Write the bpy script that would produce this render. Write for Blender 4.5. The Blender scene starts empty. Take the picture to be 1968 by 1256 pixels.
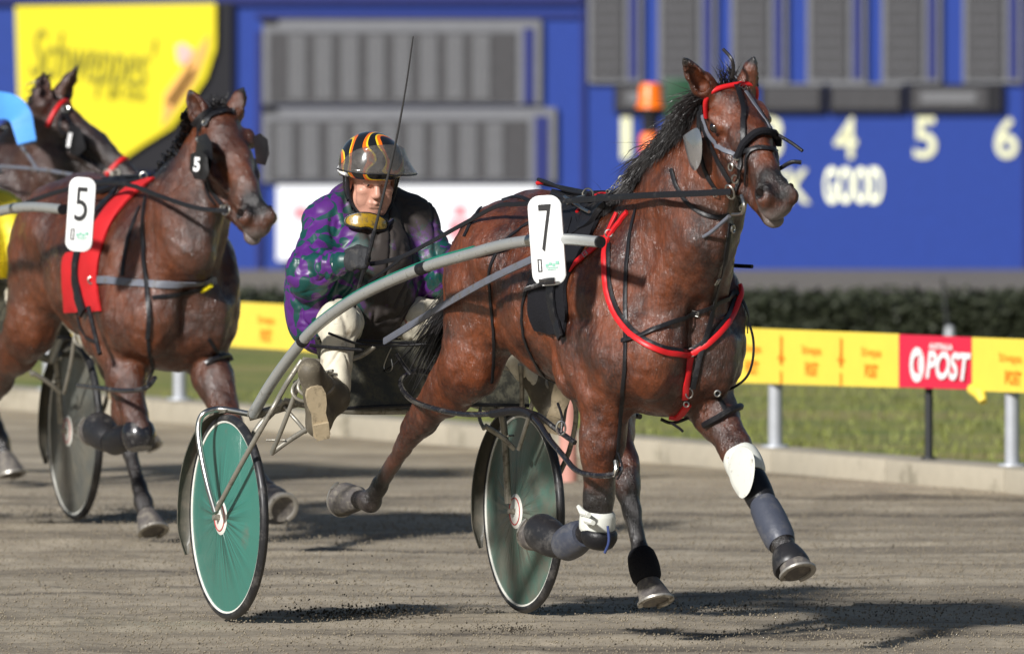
import bpy, bmesh, math, random
import numpy as np
from mathutils import Vector, Matrix, noise
from mathutils.bvhtree import BVHTree

random.seed(7); np.random.seed(7)
R = math.radians
scene = bpy.context.scene
COL = scene.collection

# ------------------------------------------------------------------ camera, light, exposure
FPX, HOR, CAMH = 31800.0, -300.0, 2.8          # focal length in pixels of the 1968 px wide photo, horizon row, eye height
PITCH = math.atan((628 - HOR) / FPX)
cam_d = bpy.data.cameras.new('camera'); cam = bpy.data.objects.new('camera', cam_d); COL.objects.link(cam)
cam.location = (0, 0, CAMH); cam.rotation_euler = (math.pi / 2 - PITCH, 0, 0)
cam_d.sensor_width = 36; cam_d.lens = FPX / 1968 * 36
cam_d.clip_start = 1; cam_d.clip_end = 900
cam_d.dof.use_dof = True; cam_d.dof.focus_distance = 59.2; cam_d.dof.aperture_fstop = 6.2
scene.camera = cam
SUN_EL, SUN_AZ = R(28), R(34)                   # azimuth: to the left of the camera's back
sun_from = Vector((-math.sin(SUN_AZ) * math.cos(SUN_EL), -math.cos(SUN_AZ) * math.cos(SUN_EL), math.sin(SUN_EL)))
w = bpy.data.worlds.new('World'); scene.world = w; w.use_nodes = True
nt = w.node_tree; bg = nt.nodes['Background']; sky = nt.nodes.new('ShaderNodeTexSky')
sky.sky_type = 'NISHITA'; sky.sun_disc = False; sky.sun_elevation = SUN_EL
sky.sun_rotation = math.atan2(sun_from.x, sun_from.y)
nt.links.new(sky.outputs[0], bg.inputs[0]); bg.inputs[1].default_value = 0.04
sd = bpy.data.lights.new('sun', 'SUN'); sd.energy = 4.0; sd.angle = R(4); sd.color = (1.0, 0.975, 0.95)
so = bpy.data.objects.new('sun', sd); COL.objects.link(so)
so.rotation_euler = sun_from.to_track_quat('Z', 'Y').to_euler(); so.location = sun_from * 50
scene.view_settings.view_transform = 'Standard'; scene.view_settings.look = 'None'
scene.view_settings.exposure = 0.42; scene.view_settings.gamma = 1

# ------------------------------------------------------------------ pixel <-> world
CF = Vector((0, math.cos(PITCH), -math.sin(PITCH))); CU = Vector((0, math.sin(PITCH), math.cos(PITCH)))
CO = Vector((0, 0, CAMH))
def ray(px, py): return CF * FPX + Vector((1, 0, 0)) * (px - 984) + CU * (628 - py)
def P(px, py, Y):
    d = ray(px, py); return CO + d * (Y / d.y)
def G(px, py, z=0.0):
    d = ray(px, py); return CO + d * ((z - CAMH) / d.z)

class Frame:
    """local axes: x forward, y to the animal's left, z up"""
    def __init__(s, px, Y, th, z=0.0):
        o = P(px, 600, Y); s.o = Vector((o.x, Y, z)); s.th = R(th)
        s.M = Matrix.Translation(s.o) @ Matrix.Rotation(s.th - math.pi / 2, 4, 'Z'); s.I = s.M.inverted()
    def inv(s, px, py, lat):
        o = s.I @ CO; d = s.I.to_3x3() @ ray(px, py)
        return o + d * ((lat - o.y) / d.y)
    def invf(s, px, py, F):
        o = s.I @ CO; d = s.I.to_3x3() @ ray(px, py)
        return o + d * ((F - o.x) / d.x)
    def proj(s, p):
        q = s.M @ Vector(p) - CO
        z = q.dot(CF); return (984 + q.x * FPX / z, 628 - q.dot(CU) * FPX / z)
    def cast(s, bvh, px, py):
        o = s.I @ CO; d = (s.I.to_3x3() @ ray(px, py)).normalized()
        h = bvh.ray_cast(o, d); return (h[0], h[1]) if h[0] else (None, None)

# ------------------------------------------------------------------ object helpers
def link(name, me, parent=None, mats=()):
    o = bpy.data.objects.new(name, me); COL.objects.link(o)
    for m in mats: me.materials.append(m)
    if parent: o.parent = parent
    return o
def tag(o, label=None, cat=None, group=None, kind=None):
    for k, v in (('label', label), ('category', cat), ('group', group), ('kind', kind)):
        if v: o[k] = v
    return o
def empty(name, M, **kw):
    o = bpy.data.objects.new(name, None); COL.objects.link(o); o.empty_display_size = 0.1
    o.matrix_world = M; return tag(o, **kw)
def mesh(name, vs, fs, smooth=True):
    me = bpy.data.meshes.new(name); me.from_pydata([tuple(v) for v in vs], [], [tuple(f) for f in fs]); me.update()
    if smooth: me.polygons.foreach_set('use_smooth', [True] * len(me.polygons))
    return me
def mesh_np(name, V, Q):
    me = bpy.data.meshes.new(name)
    me.vertices.add(len(V)); me.vertices.foreach_set('co', V.astype(np.float32).ravel())
    me.loops.add(Q.size); me.loops.foreach_set('vertex_index', Q.astype(np.int32).ravel())
    me.polygons.add(len(Q)); me.polygons.foreach_set('loop_start', np.arange(0, Q.size, 4, dtype=np.int32))
    me.polygons.foreach_set('loop_total', np.full(len(Q), 4, dtype=np.int32))
    me.polygons.foreach_set('use_smooth', np.ones(len(Q), dtype=bool))
    me.update(calc_edges=True); me.validate(); return me

class MB:
    """collects shapes into one mesh"""
    def __init__(s): s.v = []; s.f = []
    def add(s, vs, fs):
        n = len(s.v); s.v += [Vector(v) for v in vs]; s.f += [[i + n for i in f] for f in fs]; return s
    def box(s, lo, hi, M=None, bev=0):
        bm = bmesh.new(); bmesh.ops.create_cube(bm, size=1)
        lo = Vector(lo); hi = Vector(hi)
        for v in bm.verts: v.co = Vector(((lo[i] + hi[i]) / 2 + v.co[i] * (hi[i] - lo[i]) for i in range(3)))
        if bev: bmesh.ops.bevel(bm, geom=bm.edges[:], offset=bev, segments=2, affect='EDGES', profile=.6)
        vs = [(M @ v.co) if M else v.co.copy() for v in bm.verts]; bm.verts.index_update()
        fs = [[v.index for v in f.verts] for f in bm.faces]; bm.free(); return s.add(vs, fs)
    def tube(s, pts, r, n=8, cap=True):
        pts = [Vector(p) for p in pts]; m = len(pts)
        rs = r if isinstance(r, (list, tuple)) else [r] * m
        T = [(pts[min(i + 1, m - 1)] - pts[max(i - 1, 0)]).normalized() for i in range(m)]
        a = Vector((0, 0, 1)) if abs(T[0].z) < .9 else Vector((1, 0, 0))
        u = T[0].cross(a).normalized(); vs = []
        for i in range(m):
            u = (u - T[i] * u.dot(T[i])).normalized(); v = T[i].cross(u)
            for k in range(n):
                t = 2 * math.pi * k / n; vs.append(pts[i] + (u * math.cos(t) + v * math.sin(t)) * rs[i])
        fs = [[i * n + k, i * n + (k + 1) % n, (i + 1) * n + (k + 1) % n, (i + 1) * n + k] for i in range(m - 1) for k in range(n)]
        if cap: fs += [list(range(n))[::-1], [(m - 1) * n + k for k in range(n)]]
        return s.add(vs, fs)
    def ribbon(s, pts, nrm, width, thick, lift=0.0, crown=.35):
        """flat strap along pts lying on normals; cross-section slightly domed"""
        m = len(pts); ws = width if isinstance(width, (list, tuple)) else [width] * m; vs = []
        for i in range(m):
            T = (pts[min(i + 1, m - 1)] - pts[max(i - 1, 0)])
            if T.length < 1e-9: T = Vector((0, 0, 1))
            T.normalize(); N = (nrm[i] - T * nrm[i].dot(T))
            if N.length < 1e-6: N = T.orthogonal()
            N.normalize(); B = T.cross(N); hw = ws[i] / 2; p = pts[i] + N * lift
            for (b, c) in ((-1, -thick), (-1, thick * .6), (-.55, thick), (.55, thick), (1, thick * .6), (1, -thick)):
                vs.append(p + B * hw * b + N * c)
        fs = [[i * 6 + k, i * 6 + (k + 1) % 6, (i + 1) * 6 + (k + 1) % 6, (i + 1) * 6 + k] for i in range(m - 1) for k in range(6)]
        fs += [list(range(6))[::-1], [(m - 1) * 6 + k for k in range(6)]]
        return s.add(vs, fs)
    def lathe(s, prof, M=None, n=48, cap=False):
        """prof: (radius, axial) pairs, axis = local y"""
        vs = []; m = len(prof)
        for r, a in prof:
            for k in range(n):
                t = 2 * math.pi * k / n; vs.append(Vector((r * math.cos(t), a, r * math.sin(t))))
        fs = [[i * n + k, (i + 1) * n + k, (i + 1) * n + (k + 1) % n, i * n + (k + 1) % n] for i in range(m - 1) for k in range(n)]
        if cap: fs += [list(range(n)), [(m - 1) * n + k for k in range(n)][::-1]]
        if M: vs = [M @ v for v in vs]
        return s.add(vs, fs)
    def prism(s, poly, d0, d1, M=None):
        """poly in local x,z; extruded in y from d0 to d1"""
        n = len(poly); vs = [Vector((x, d0, z)) for x, z in poly] + [Vector((x, d1, z)) for x, z in poly]
        fs = [list(range(n)), list(range(n, 2 * n))[::-1]] + [[k, k + n, (k + 1) % n + n, (k + 1) % n] for k in range(n)]
        if M: vs = [M @ v for v in vs]
        return s.add(vs, fs)
    def build(s, name, mat, parent=None, smooth=True, recalc=True):
        me = mesh(name, s.v, s.f, smooth)
        if recalc:
            bm = bmesh.new(); bm.from_mesh(me); bmesh.ops.recalc_face_normals(bm, faces=bm.faces); bm.to_mesh(me); bm.free()
        if smooth:
            try: me.set_sharp_from_angle(angle=R(40))
            except Exception: pass
        return link(name, me, parent, [mat] if mat else [])

def catmull(pts, seg=6):
    pts = [Vector(p) for p in pts]; out = []
    for i in range(len(pts) - 1):
        p0 = pts[max(i - 1, 0)]; p1 = pts[i]; p2 = pts[i + 1]; p3 = pts[min(i + 2, len(pts) - 1)]
        for k in range(seg):
            t = k / seg
            out.append(.5 * ((2 * p1) + (p2 - p0) * t + (2 * p0 - 5 * p1 + 4 * p2 - p3) * t * t + (3 * p1 - p0 - 3 * p2 + p3) * t ** 3))
    out.append(pts[-1]); return out

# ------------------------------------------------------------------ materials
def srgb(r, g, b): return tuple((c / 255 / 12.92 if c / 255 <= .04045 else ((c / 255 + .055) / 1.055) ** 2.4) for c in (r, g, b))
def mat(name, col, rough=.5, metal=0, spec=.5, mud=0, mudcol=(.10, .085, .06), mudscale=9, var=.15, bump=0, bscale=60, coat=0, emit=0, sheen=0):
    m = bpy.data.materials.new(name); m.use_nodes = True; n = m.node_tree.nodes; l = m.node_tree.links
    b = n['Principled BSDF']; b.inputs['Roughness'].default_value = rough; b.inputs['Metallic'].default_value = metal
    b.inputs['Specular IOR Level'].default_value = spec; b.inputs['Coat Weight'].default_value = coat; b.inputs['Coat Roughness'].default_value = .15
    if sheen: b.inputs['Sheen Weight'].default_value = sheen
    tc = n.new('ShaderNodeTexCoord'); nz = n.new('ShaderNodeTexNoise'); nz.inputs['Scale'].default_value = 14; nz.inputs['Detail'].default_value = 6
    l.new(tc.outputs['Object'], nz.inputs['Vector'])
    mx = n.new('ShaderNodeMix'); mx.data_type = 'RGBA'
    mx.inputs['A'].default_value = tuple(c * (1 - var) for c in col) + (1,); mx.inputs['B'].default_value = tuple(min(1, c * (1 + var)) for c in col) + (1,)
    l.new(nz.outputs['Fac'], mx.inputs['Factor']); out = mx.outputs['Result']
    if mud:
        n2 = n.new('ShaderNodeTexNoise'); n2.inputs['Scale'].default_value = mudscale; n2.inputs['Detail'].default_value = 9; n2.inputs['Roughness'].default_value = .75
        l.new(tc.outputs['Object'], n2.inputs['Vector'])
        rp = n.new('ShaderNodeMapRange'); rp.inputs['From Min'].default_value = .62 - mud * .3; rp.inputs['From Max'].default_value = .75 - mud * .3
        l.new(n2.outputs['Fac'], rp.inputs['Value'])
        m2 = n.new('ShaderNodeMix'); m2.data_type = 'RGBA'; m2.inputs['B'].default_value = tuple(mudcol) + (1,)
        l.new(rp.outputs['Result'], m2.inputs['Factor']); l.new(out, m2.inputs['A']); out = m2.outputs['Result']
        mr = n.new('ShaderNodeMapRange'); mr.inputs['To Min'].default_value = rough; mr.inputs['To Max'].default_value = .85
        l.new(rp.outputs['Result'], mr.inputs['Value']); l.new(mr.outputs['Result'], b.inputs['Roughness'])
    l.new(out, b.inputs['Base Color'])
    if emit: l.new(out, b.inputs['Emission Color']); b.inputs['Emission Strength'].default_value = emit
    if bump:
        n3 = n.new('ShaderNodeTexNoise'); n3.inputs['Scale'].default_value = bscale; n3.inputs['Detail'].default_value = 5
        l.new(tc.outputs['Object'], n3.inputs['Vector'])
        bp = n.new('ShaderNodeBump'); bp.inputs['Strength'].default_value = bump; bp.inputs['Distance'].default_value = .004
        l.new(n3.outputs['Fac'], bp.inputs['Height']); l.new(bp.outputs['Normal'], b.inputs['Normal'])
    return m

def coat_mat(name, c1, c2, dark=(.012, .009, .008), grey=(.16, .13, .12)):
    m = bpy.data.materials.new(name); m.use_nodes = True; n = m.node_tree.nodes; l = m.node_tree.links; b = n['Principled BSDF']
    tc = n.new('ShaderNodeTexCoord')
    def nz(scale, det=5, vec=None, rgh=.6):
        q = n.new('ShaderNodeTexNoise'); q.inputs['Scale'].default_value = scale; q.inputs['Detail'].default_value = det; q.inputs['Roughness'].default_value = rgh
        l.new(vec or tc.outputs['Object'], q.inputs['Vector']); return q.outputs['Fac']
    def mr(src, a, b_, c=0, d=1):
        q = n.new('ShaderNodeMapRange'); q.inputs['From Min'].default_value = a; q.inputs['From Max'].default_value = b_
        q.inputs['To Min'].default_value = c; q.inputs['To Max'].default_value = d; l.new(src, q.inputs['Value']); return q.outputs['Result']
    def mix(f, A, B):
        q = n.new('ShaderNodeMix'); q.data_type = 'RGBA'; l.new(f, q.inputs['Factor'])
        for s, v in (('A', A), ('B', B)):
            if isinstance(v, tuple): q.inputs[s].default_value = v + (1,)
            else: l.new(v, q.inputs[s])
        return q.outputs['Result']
    def math_(op, a, b_):
        q = n.new('ShaderNodeMath'); q.operation = op
        for i, v in enumerate((a, b_)):
            if isinstance(v, (int, float)): q.inputs[i].default_value = v
            else: l.new(v, q.inputs[i])
        return q.outputs[0]
    mp = n.new('ShaderNodeMapping'); mp.inputs['Scale'].default_value = (1, 1, .22); mp.inputs['Rotation'].default_value = (0, R(14), 0)
    l.new(tc.outputs['Object'], mp.inputs['Vector'])
    hair = nz(80, 8, mp.outputs[0], .8); hair2 = nz(150, 5, mp.outputs[0]); big = nz(5, 4)
    col = mix(mr(big, .38, .60), c1, c2)
    col = mix(mr(hair, .42, .70, 0, .8), col, tuple(c * .30 for c in c1)); col = mix(mr(hair2, .50, .70, 0, .4), col, tuple(min(1, c * 1.4) for c in c1))
    at = n.new('ShaderNodeAttribute'); at.attribute_name = 'dk'
    dk = mr(math_('ADD', at.outputs['Fac'], math_('MULTIPLY', math_('SUBTRACT', nz(16, 6), .5), .5)), .3, .75)
    col = mix(dk, col, dark)
    ag = n.new('ShaderNodeAttribute'); ag.attribute_name = 'gr'
    col = mix(mr(math_('ADD', ag.outputs['Fac'], math_('MULTIPLY', math_('SUBTRACT', nz(30, 6), .5), .6)), .3, .8), col, grey)
    am = n.new('ShaderNodeAttribute'); am.attribute_name = 'md'     # dried mud and sweat thrown up from the track
    spk = mr(math_('ADD', math_('MULTIPLY', am.outputs['Fac'], .22), nz(70, 8, None, .8)), .66, .76)
    col = mix(math_('MULTIPLY', spk, .15), col, (.17, .14, .11))
    l.new(col, b.inputs['Base Color'])
    rg = mr(nz(34, 8, mp.outputs[0], .75), .36, .62, .22, .50); rg2 = math_('ADD', rg, math_('MULTIPLY', am.outputs['Fac'], .2)); l.new(rg2, b.inputs['Roughness'])
    b.inputs['Specular IOR Level'].default_value = .55; b.inputs['Coat Roughness'].default_value = .19
    wet = mr(nz(6, 6), .40, .56, .08, .9); l.new(wet, b.inputs['Coat Weight'])
    mw = n.new('ShaderNodeMapping'); mw.inputs['Scale'].default_value = (1, 1, .38); mw.inputs['Rotation'].default_value = (0, R(14), 0); l.new(tc.outputs['Object'], mw.inputs['Vector'])
    wn = n.new('ShaderNodeTexNoise'); wn.inputs['Scale'].default_value = 75; wn.inputs['Detail'].default_value = 5; wn.inputs['Distortion'].default_value = 1.2; l.new(mw.outputs[0], wn.inputs['Vector'])
    cb = n.new('ShaderNodeBump'); cb.inputs['Strength'].default_value = 1; cb.inputs['Distance'].default_value = .0095; l.new(wn.outputs['Fac'], cb.inputs['Height']); l.new(cb.outputs['Normal'], b.inputs['Coat Normal'])
    hgt = math_('ADD', math_('MULTIPLY', hair, 1.0), math_('ADD', math_('MULTIPLY', hair2, .35), math_('MULTIPLY', nz(18, 3), 1.6)))
    bp = n.new('ShaderNodeBump'); bp.inputs['Strength'].default_value = .75; bp.inputs['Distance'].default_value = .007
    l.new(hgt, bp.inputs['Height']); l.new(bp.outputs['Normal'], b.inputs['Normal'])
    return m

M = {}
M['coat7'] = coat_mat('coat_mahogany', (.185, .044, .011), (.032, .008, .004))
M['coat5'] = coat_mat('coat_bay', (.150, .040, .012), (.050, .014, .006))
M['coat1'] = coat_mat('coat_dark', (.070, .026, .016), (.035, .014, .010))
M['hair'] = mat('black_hair', (.012, .010, .010), .42, spec=.6, var=.4)
M['hoof'] = mat('hoof_horn', (.10, .09, .085), .5, mud=.5, mudcol=(.2, .18, .15), mudscale=30, bump=.5)
M['shoe'] = mat('horseshoe', (.42, .40, .36), .4, .6, mud=.4, mudscale=25)
M['black'] = mat('black_leather', (.010, .010, .012), .42, spec=.4, mud=.15, mudcol=(.045, .042, .04), mudscale=25, bump=.4, bscale=90)
M['blackp'] = mat('black_plastic', (.012, .012, .015), .22, spec=.6, coat=.3, mud=.3, mudcol=(.08, .075, .07), mudscale=20)
M['grey_strap'] = mat('worn_grey_strap', (.13, .14, .17), .5, mud=.3, mudscale=20)
M['red'] = mat('red_webbing', (.62, .012, .016), .42, var=.1, mud=.1, mudcol=(.3, .02, .02), mudscale=40)
M['fleece'] = mat('black_fleece', (.009, .009, .012), .85, bump=1, bscale=160, spec=.25)
M['redfleece'] = mat('red_pad', (.55, .01, .014), .7, bump=.5, bscale=60)
M['blueboot'] = mat('blue_boot', (.055, .062, .085), .45, mud=.4, mudcol=(.10, .10, .105), mudscale=9, bump=.4)
M['rubber'] = mat('black_rubber', (.018, .018, .02), .4, mud=.35, mudcol=(.07, .065, .06), mudscale=12)
M['whiteboot'] = mat('white_boot', (.72, .73, .66), .5, mud=.12, mudscale=30, var=.04)
M['steel'] = mat('steel', (.55, .54, .5), .28, 1, mud=.1, mudscale=30)
M['shaft'] = mat('galvanised_shaft', (.50, .51, .49), .33, .55, mud=.22, mudcol=(.2, .19, .16), mudscale=14, bump=.2, bscale=120)
M['tube'] = mat('dull_tube', (.33, .31, .26), .42, .5, mud=.4, mudcol=(.16, .14, .11), mudscale=18)
M['shafttrim'] = mat('green_shaft_stripe', (.01, .17, .11), .3)
M['whitepl'] = mat('white_plastic', (.84, .85, .84), .3, spec=.5, var=.02, mud=.03, mudscale=40)
M['ink'] = mat('black_ink', (.012, .012, .013), .5, var=.05)
M['teal_ink'] = mat('pale_green_print', (.25, .55, .42), .5)
M['whiterim'] = mat('white_rim', (.78, .77, .70), .35, mud=.1, mudscale=18)
M['redmark'] = mat('red_mark', (.5, .05, .05), .4)
M['skin'] = mat('skin', (.56, .29, .21), .42, spec=.5, var=.18, bump=.35, bscale=70, mud=.12, mudcol=(.2, .12, .08), mudscale=55)
M['eye'] = mat('dark_eye', (.006, .004, .004), .06, spec=.8, coat=1)
M['nostril'] = mat('nostril_shade', (.010, .006, .005), .8, spec=.1)  # near-black fill for the shade inside the nostril holes
M['eyewhite'] = mat('eye_white', (.6, .58, .55), .2)
M['trouser'] = mat('cream_trousers', (.66, .61, .48), .6, mud=.22, mudcol=(.28, .23, .16), mudscale=10, bump=.5, bscale=30)
M['glove'] = mat('dark_glove', (.022, .023, .026), .75, mud=.3, mudcol=(.07, .065, .06), mudscale=20, bump=.8, bscale=120)
M['bootleather'] = mat('muddy_boot', (.10, .085, .06), .6, mud=.5, mudcol=(.22, .19, .13), mudscale=12)
M['sole'] = mat('tan_sole', (.42, .34, .22), .55, mud=.35, mudcol=(.2, .16, .1), mudscale=25, bump=.4)
M['apron'] = mat('muddy_apron', (.035, .034, .027), .45, mud=.55, mudcol=(.085, .08, .055), mudscale=22, bump=.5, bscale=60)
M['fender_in'] = mat('mudguard', (.10, .095, .075), .45, mud=.45, mudcol=(.15, .13, .1), mudscale=14)
M['lens'] = mat('yellow_lens', (.36, .22, .012), .15, coat=.6, mud=.45, mudcol=(.09, .06, .02), mudscale=45)
M['elastic'] = mat('goggle_band', (.05, .05, .10), .6)
M['whipm'] = mat('whip_black', (.02, .018, .017), .5)
M['yellowj'] = mat('yellow_silks', (.80, .66, .04), .45, bump=.9, bscale=14, var=.25)

def disc_mat(name, base, dark, mudamt):
    m = bpy.data.materials.new(name); m.use_nodes = True; n = m.node_tree.nodes; l = m.node_tree.links; b = n['Principled BSDF']
    tc = n.new('ShaderNodeTexCoord'); g = n.new('ShaderNodeSeparateXYZ'); l.new(tc.outputs['Object'], g.inputs[0])
    def mt(op, a, b_=0):
        q = n.new('ShaderNodeMath'); q.operation = op
        for i, v in enumerate((a, b_)):
            if isinstance(v, (int, float)): q.inputs[i].default_value = v
            else: l.new(v, q.inputs[i])
        return q.outputs[0]
    x, z = g.outputs['X'], g.outputs['Z']
    ang = mt('ARCTAN2', z, x); rad = mt('SQRT', mt('ADD', mt('MULTIPLY', x, x), mt('MULTIPLY', z, z)))
    cx = n.new('ShaderNodeCombineXYZ'); l.new(mt('MULTIPLY', mt('SINE', ang), 2.2), cx.inputs[0]); l.new(mt('MULTIPLY', mt('COSINE', ang), 2.2), cx.inputs[1]); l.new(mt('MULTIPLY', rad, 1.0), cx.inputs[2])
    nz = n.new('ShaderNodeTexNoise'); nz.inputs['Scale'].default_value = 2.6; nz.inputs['Detail'].default_value = 2; l.new(cx.outputs[0], nz.inputs['Vector'])
    fall = n.new('ShaderNodeMapRange'); fall.inputs['From Min'].default_value = .06; fall.inputs['From Max'].default_value = .27; fall.inputs['To Min'].default_value = 1; fall.inputs['To Max'].default_value = .12; l.new(rad, fall.inputs['Value'])
    hgt = mt('MULTIPLY', nz.outputs['Fac'], fall.outputs['Result'])
    cr = n.new('ShaderNodeMapRange'); cr.inputs['From Min'].default_value = .5; cr.inputs['From Max'].default_value = .64; l.new(nz.outputs['Fac'], cr.inputs['Value'])
    nm = n.new('ShaderNodeTexNoise'); nm.inputs['Scale'].default_value = 7; nm.inputs['Detail'].default_value = 9; nm.inputs['Roughness'].default_value = .7; l.new(tc.outputs['Object'], nm.inputs['Vector'])
    mr = n.new('ShaderNodeMapRange'); mr.inputs['From Min'].default_value = .66 - mudamt * .3; mr.inputs['From Max'].default_value = .8 - mudamt * .3; l.new(nm.outputs['Fac'], mr.inputs['Value'])
    m1 = n.new('ShaderNodeMix'); m1.data_type = 'RGBA'; m1.inputs['A'].default_value = base + (1,); m1.inputs['B'].default_value = dark + (1,)
    l.new(mt('MULTIPLY', mt('MULTIPLY', cr.outputs['Result'], fall.outputs['Result']), .55), m1.inputs['Factor'])
    m2 = n.new('ShaderNodeMix'); m2.data_type = 'RGBA'; m2.inputs['B'].default_value = (.15, .14, .11, 1); l.new(m1.outputs['Result'], m2.inputs['A'])
    l.new(mt('MULTIPLY', mr.outputs['Result'], .7), m2.inputs['Factor']); l.new(m2.outputs['Result'], b.inputs['Base Color'])
    b.inputs['Roughness'].default_value = .35; b.inputs['Coat Weight'].default_value = .2
    bp = n.new('ShaderNodeBump'); bp.inputs['Strength'].default_value = .9; bp.inputs['Distance'].default_value = .03
    l.new(hgt, bp.inputs['Height']); l.new(bp.outputs['Normal'], b.inputs['Normal']); return m
M['disc7'] = disc_mat('green_disc', (.045, .185, .145), (.010, .05, .042), .25)
M['disc7far'] = disc_mat('green_disc_muddy', (.085, .165, .13), (.012, .045, .035), .8)
M['disc5'] = disc_mat('grey_muddy_disc', (.10, .105, .095), (.012, .012, .012), .75)

def jacket_mat():
    m = bpy.data.materials.new('purple_green_satin'); m.use_nodes = True; n = m.node_tree.nodes; l = m.node_tree.links; b = n['Principled BSDF']
    tc = n.new('ShaderNodeTexCoord')
    mp = n.new('ShaderNodeMapping'); mp.inputs['Rotation'].default_value = (R(20), R(38), R(15)); l.new(tc.outputs['Object'], mp.inputs['Vector'])
    nw = n.new('ShaderNodeTexNoise'); nw.inputs['Scale'].default_value = 5; l.new(mp.outputs[0], nw.inputs['Vector'])
    ad = n.new('ShaderNodeMix'); ad.data_type = 'VECTOR'; ad.inputs['Factor'].default_value = .38; l.new(mp.outputs[0], ad.inputs['A']); l.new(nw.outputs['Color'], ad.inputs['B'])
    vo = n.new('ShaderNodeTexChecker'); vo.inputs['Scale'].default_value = 14; l.new(ad.outputs['Result'], vo.inputs['Vector'])
    mx = n.new('ShaderNodeMix'); mx.data_type = 'RGBA'; mx.inputs['A'].default_value = (.085, .015, .165, 1); mx.inputs['B'].default_value = (.004, .058, .052, 1); l.new(vo.outputs['Fac'], mx.inputs['Factor'])
    at = n.new('ShaderNodeAttribute'); at.attribute_name = 'md'
    nz = n.new('ShaderNodeTexNoise'); nz.inputs['Scale'].default_value = 20; nz.inputs['Detail'].default_value = 10; nz.inputs['Roughness'].default_value = .8; l.new(tc.outputs['Object'], nz.inputs['Vector'])
    s = n.new('ShaderNodeMath'); s.operation = 'MULTIPLY_ADD'; s.inputs[1].default_value = .42; l.new(at.outputs['Fac'], s.inputs[0]); l.new(nz.outputs['Fac'], s.inputs[2])
    r = n.new('ShaderNodeMapRange'); r.inputs['From Min'].default_value = .60; r.inputs['From Max'].default_value = .86; l.new(s.outputs[0], r.inputs['Value'])
    m2 = n.new('ShaderNodeMix'); m2.data_type = 'RGBA'; m2.inputs['B'].default_value = (.032, .024, .02, 1); l.new(mx.outputs['Result'], m2.inputs['A']); l.new(r.outputs['Result'], m2.inputs['Factor'])
    l.new(m2.outputs['Result'], b.inputs['Base Color'])
    rr = n.new('ShaderNodeMapRange'); rr.inputs['To Min'].default_value = .42; rr.inputs['To Max'].default_value = .75; l.new(r.outputs['Result'], rr.inputs['Value']); l.new(rr.outputs['Result'], b.inputs['Roughness'])
    b.inputs['Specular IOR Level'].default_value = .6
    return m
M['jacket'] = jacket_mat()

def helmet_mat():
    m = mat('helmet_flames', (.9, .25, .02), .2, coat=.8); n = m.node_tree.nodes; l = m.node_tree.links; b = n['Principled BSDF']
    tc = n.new('ShaderNodeTexCoord'); wv = n.new('ShaderNodeTexWave'); wv.wave_type = 'BANDS'; wv.bands_direction = 'DIAGONAL'; wv.inputs['Scale'].default_value = 3.6; wv.inputs['Distortion'].default_value = 9; wv.inputs['Detail'].default_value = 2
    l.new(tc.outputs['Object'], wv.inputs['Vector']); cr = n.new('ShaderNodeValToRGB'); cr.color_ramp.interpolation = 'CONSTANT'
    e = cr.color_ramp.elements; e[0].position = 0; e[0].color = (.012, .012, .012, 1); e[1].position = .38; e[1].color = (.85, .16, .01, 1)
    q = e.new(.72); q.color = (.9, .62, .02, 1); q = e.new(.86); q.color = (.012, .012, .012, 1)
    l.new(wv.outputs['Fac'], cr.inputs[0]); l.new(cr.outputs[0], b.inputs['Base Color']); return m
M['helmet'] = helmet_mat()
def visor_mat():
    m = bpy.data.materials.new('muddy_visor'); m.use_nodes = True; n = m.node_tree.nodes; l = m.node_tree.links; b = n['Principled BSDF']
    b.inputs['Base Color'].default_value = (.13, .12, .11, 1); b.inputs['Roughness'].default_value = .15; b.inputs['Coat Weight'].default_value = .6
    tc = n.new('ShaderNodeTexCoord'); nz = n.new('ShaderNodeTexNoise'); nz.inputs['Scale'].default_value = 45; nz.inputs['Detail'].default_value = 9; nz.inputs['Roughness'].default_value = .8; l.new(tc.outputs['Object'], nz.inputs['Vector'])
    r = n.new('ShaderNodeMapRange'); r.inputs['From Min'].default_value = .4; r.inputs['From Max'].default_value = .75; r.inputs['To Min'].default_value = .28; r.inputs['To Max'].default_value = .88
    l.new(nz.outputs['Fac'], r.inputs['Value']); l.new(r.outputs['Result'], b.inputs['Alpha']); return m
M['visor'] = visor_mat()

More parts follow.
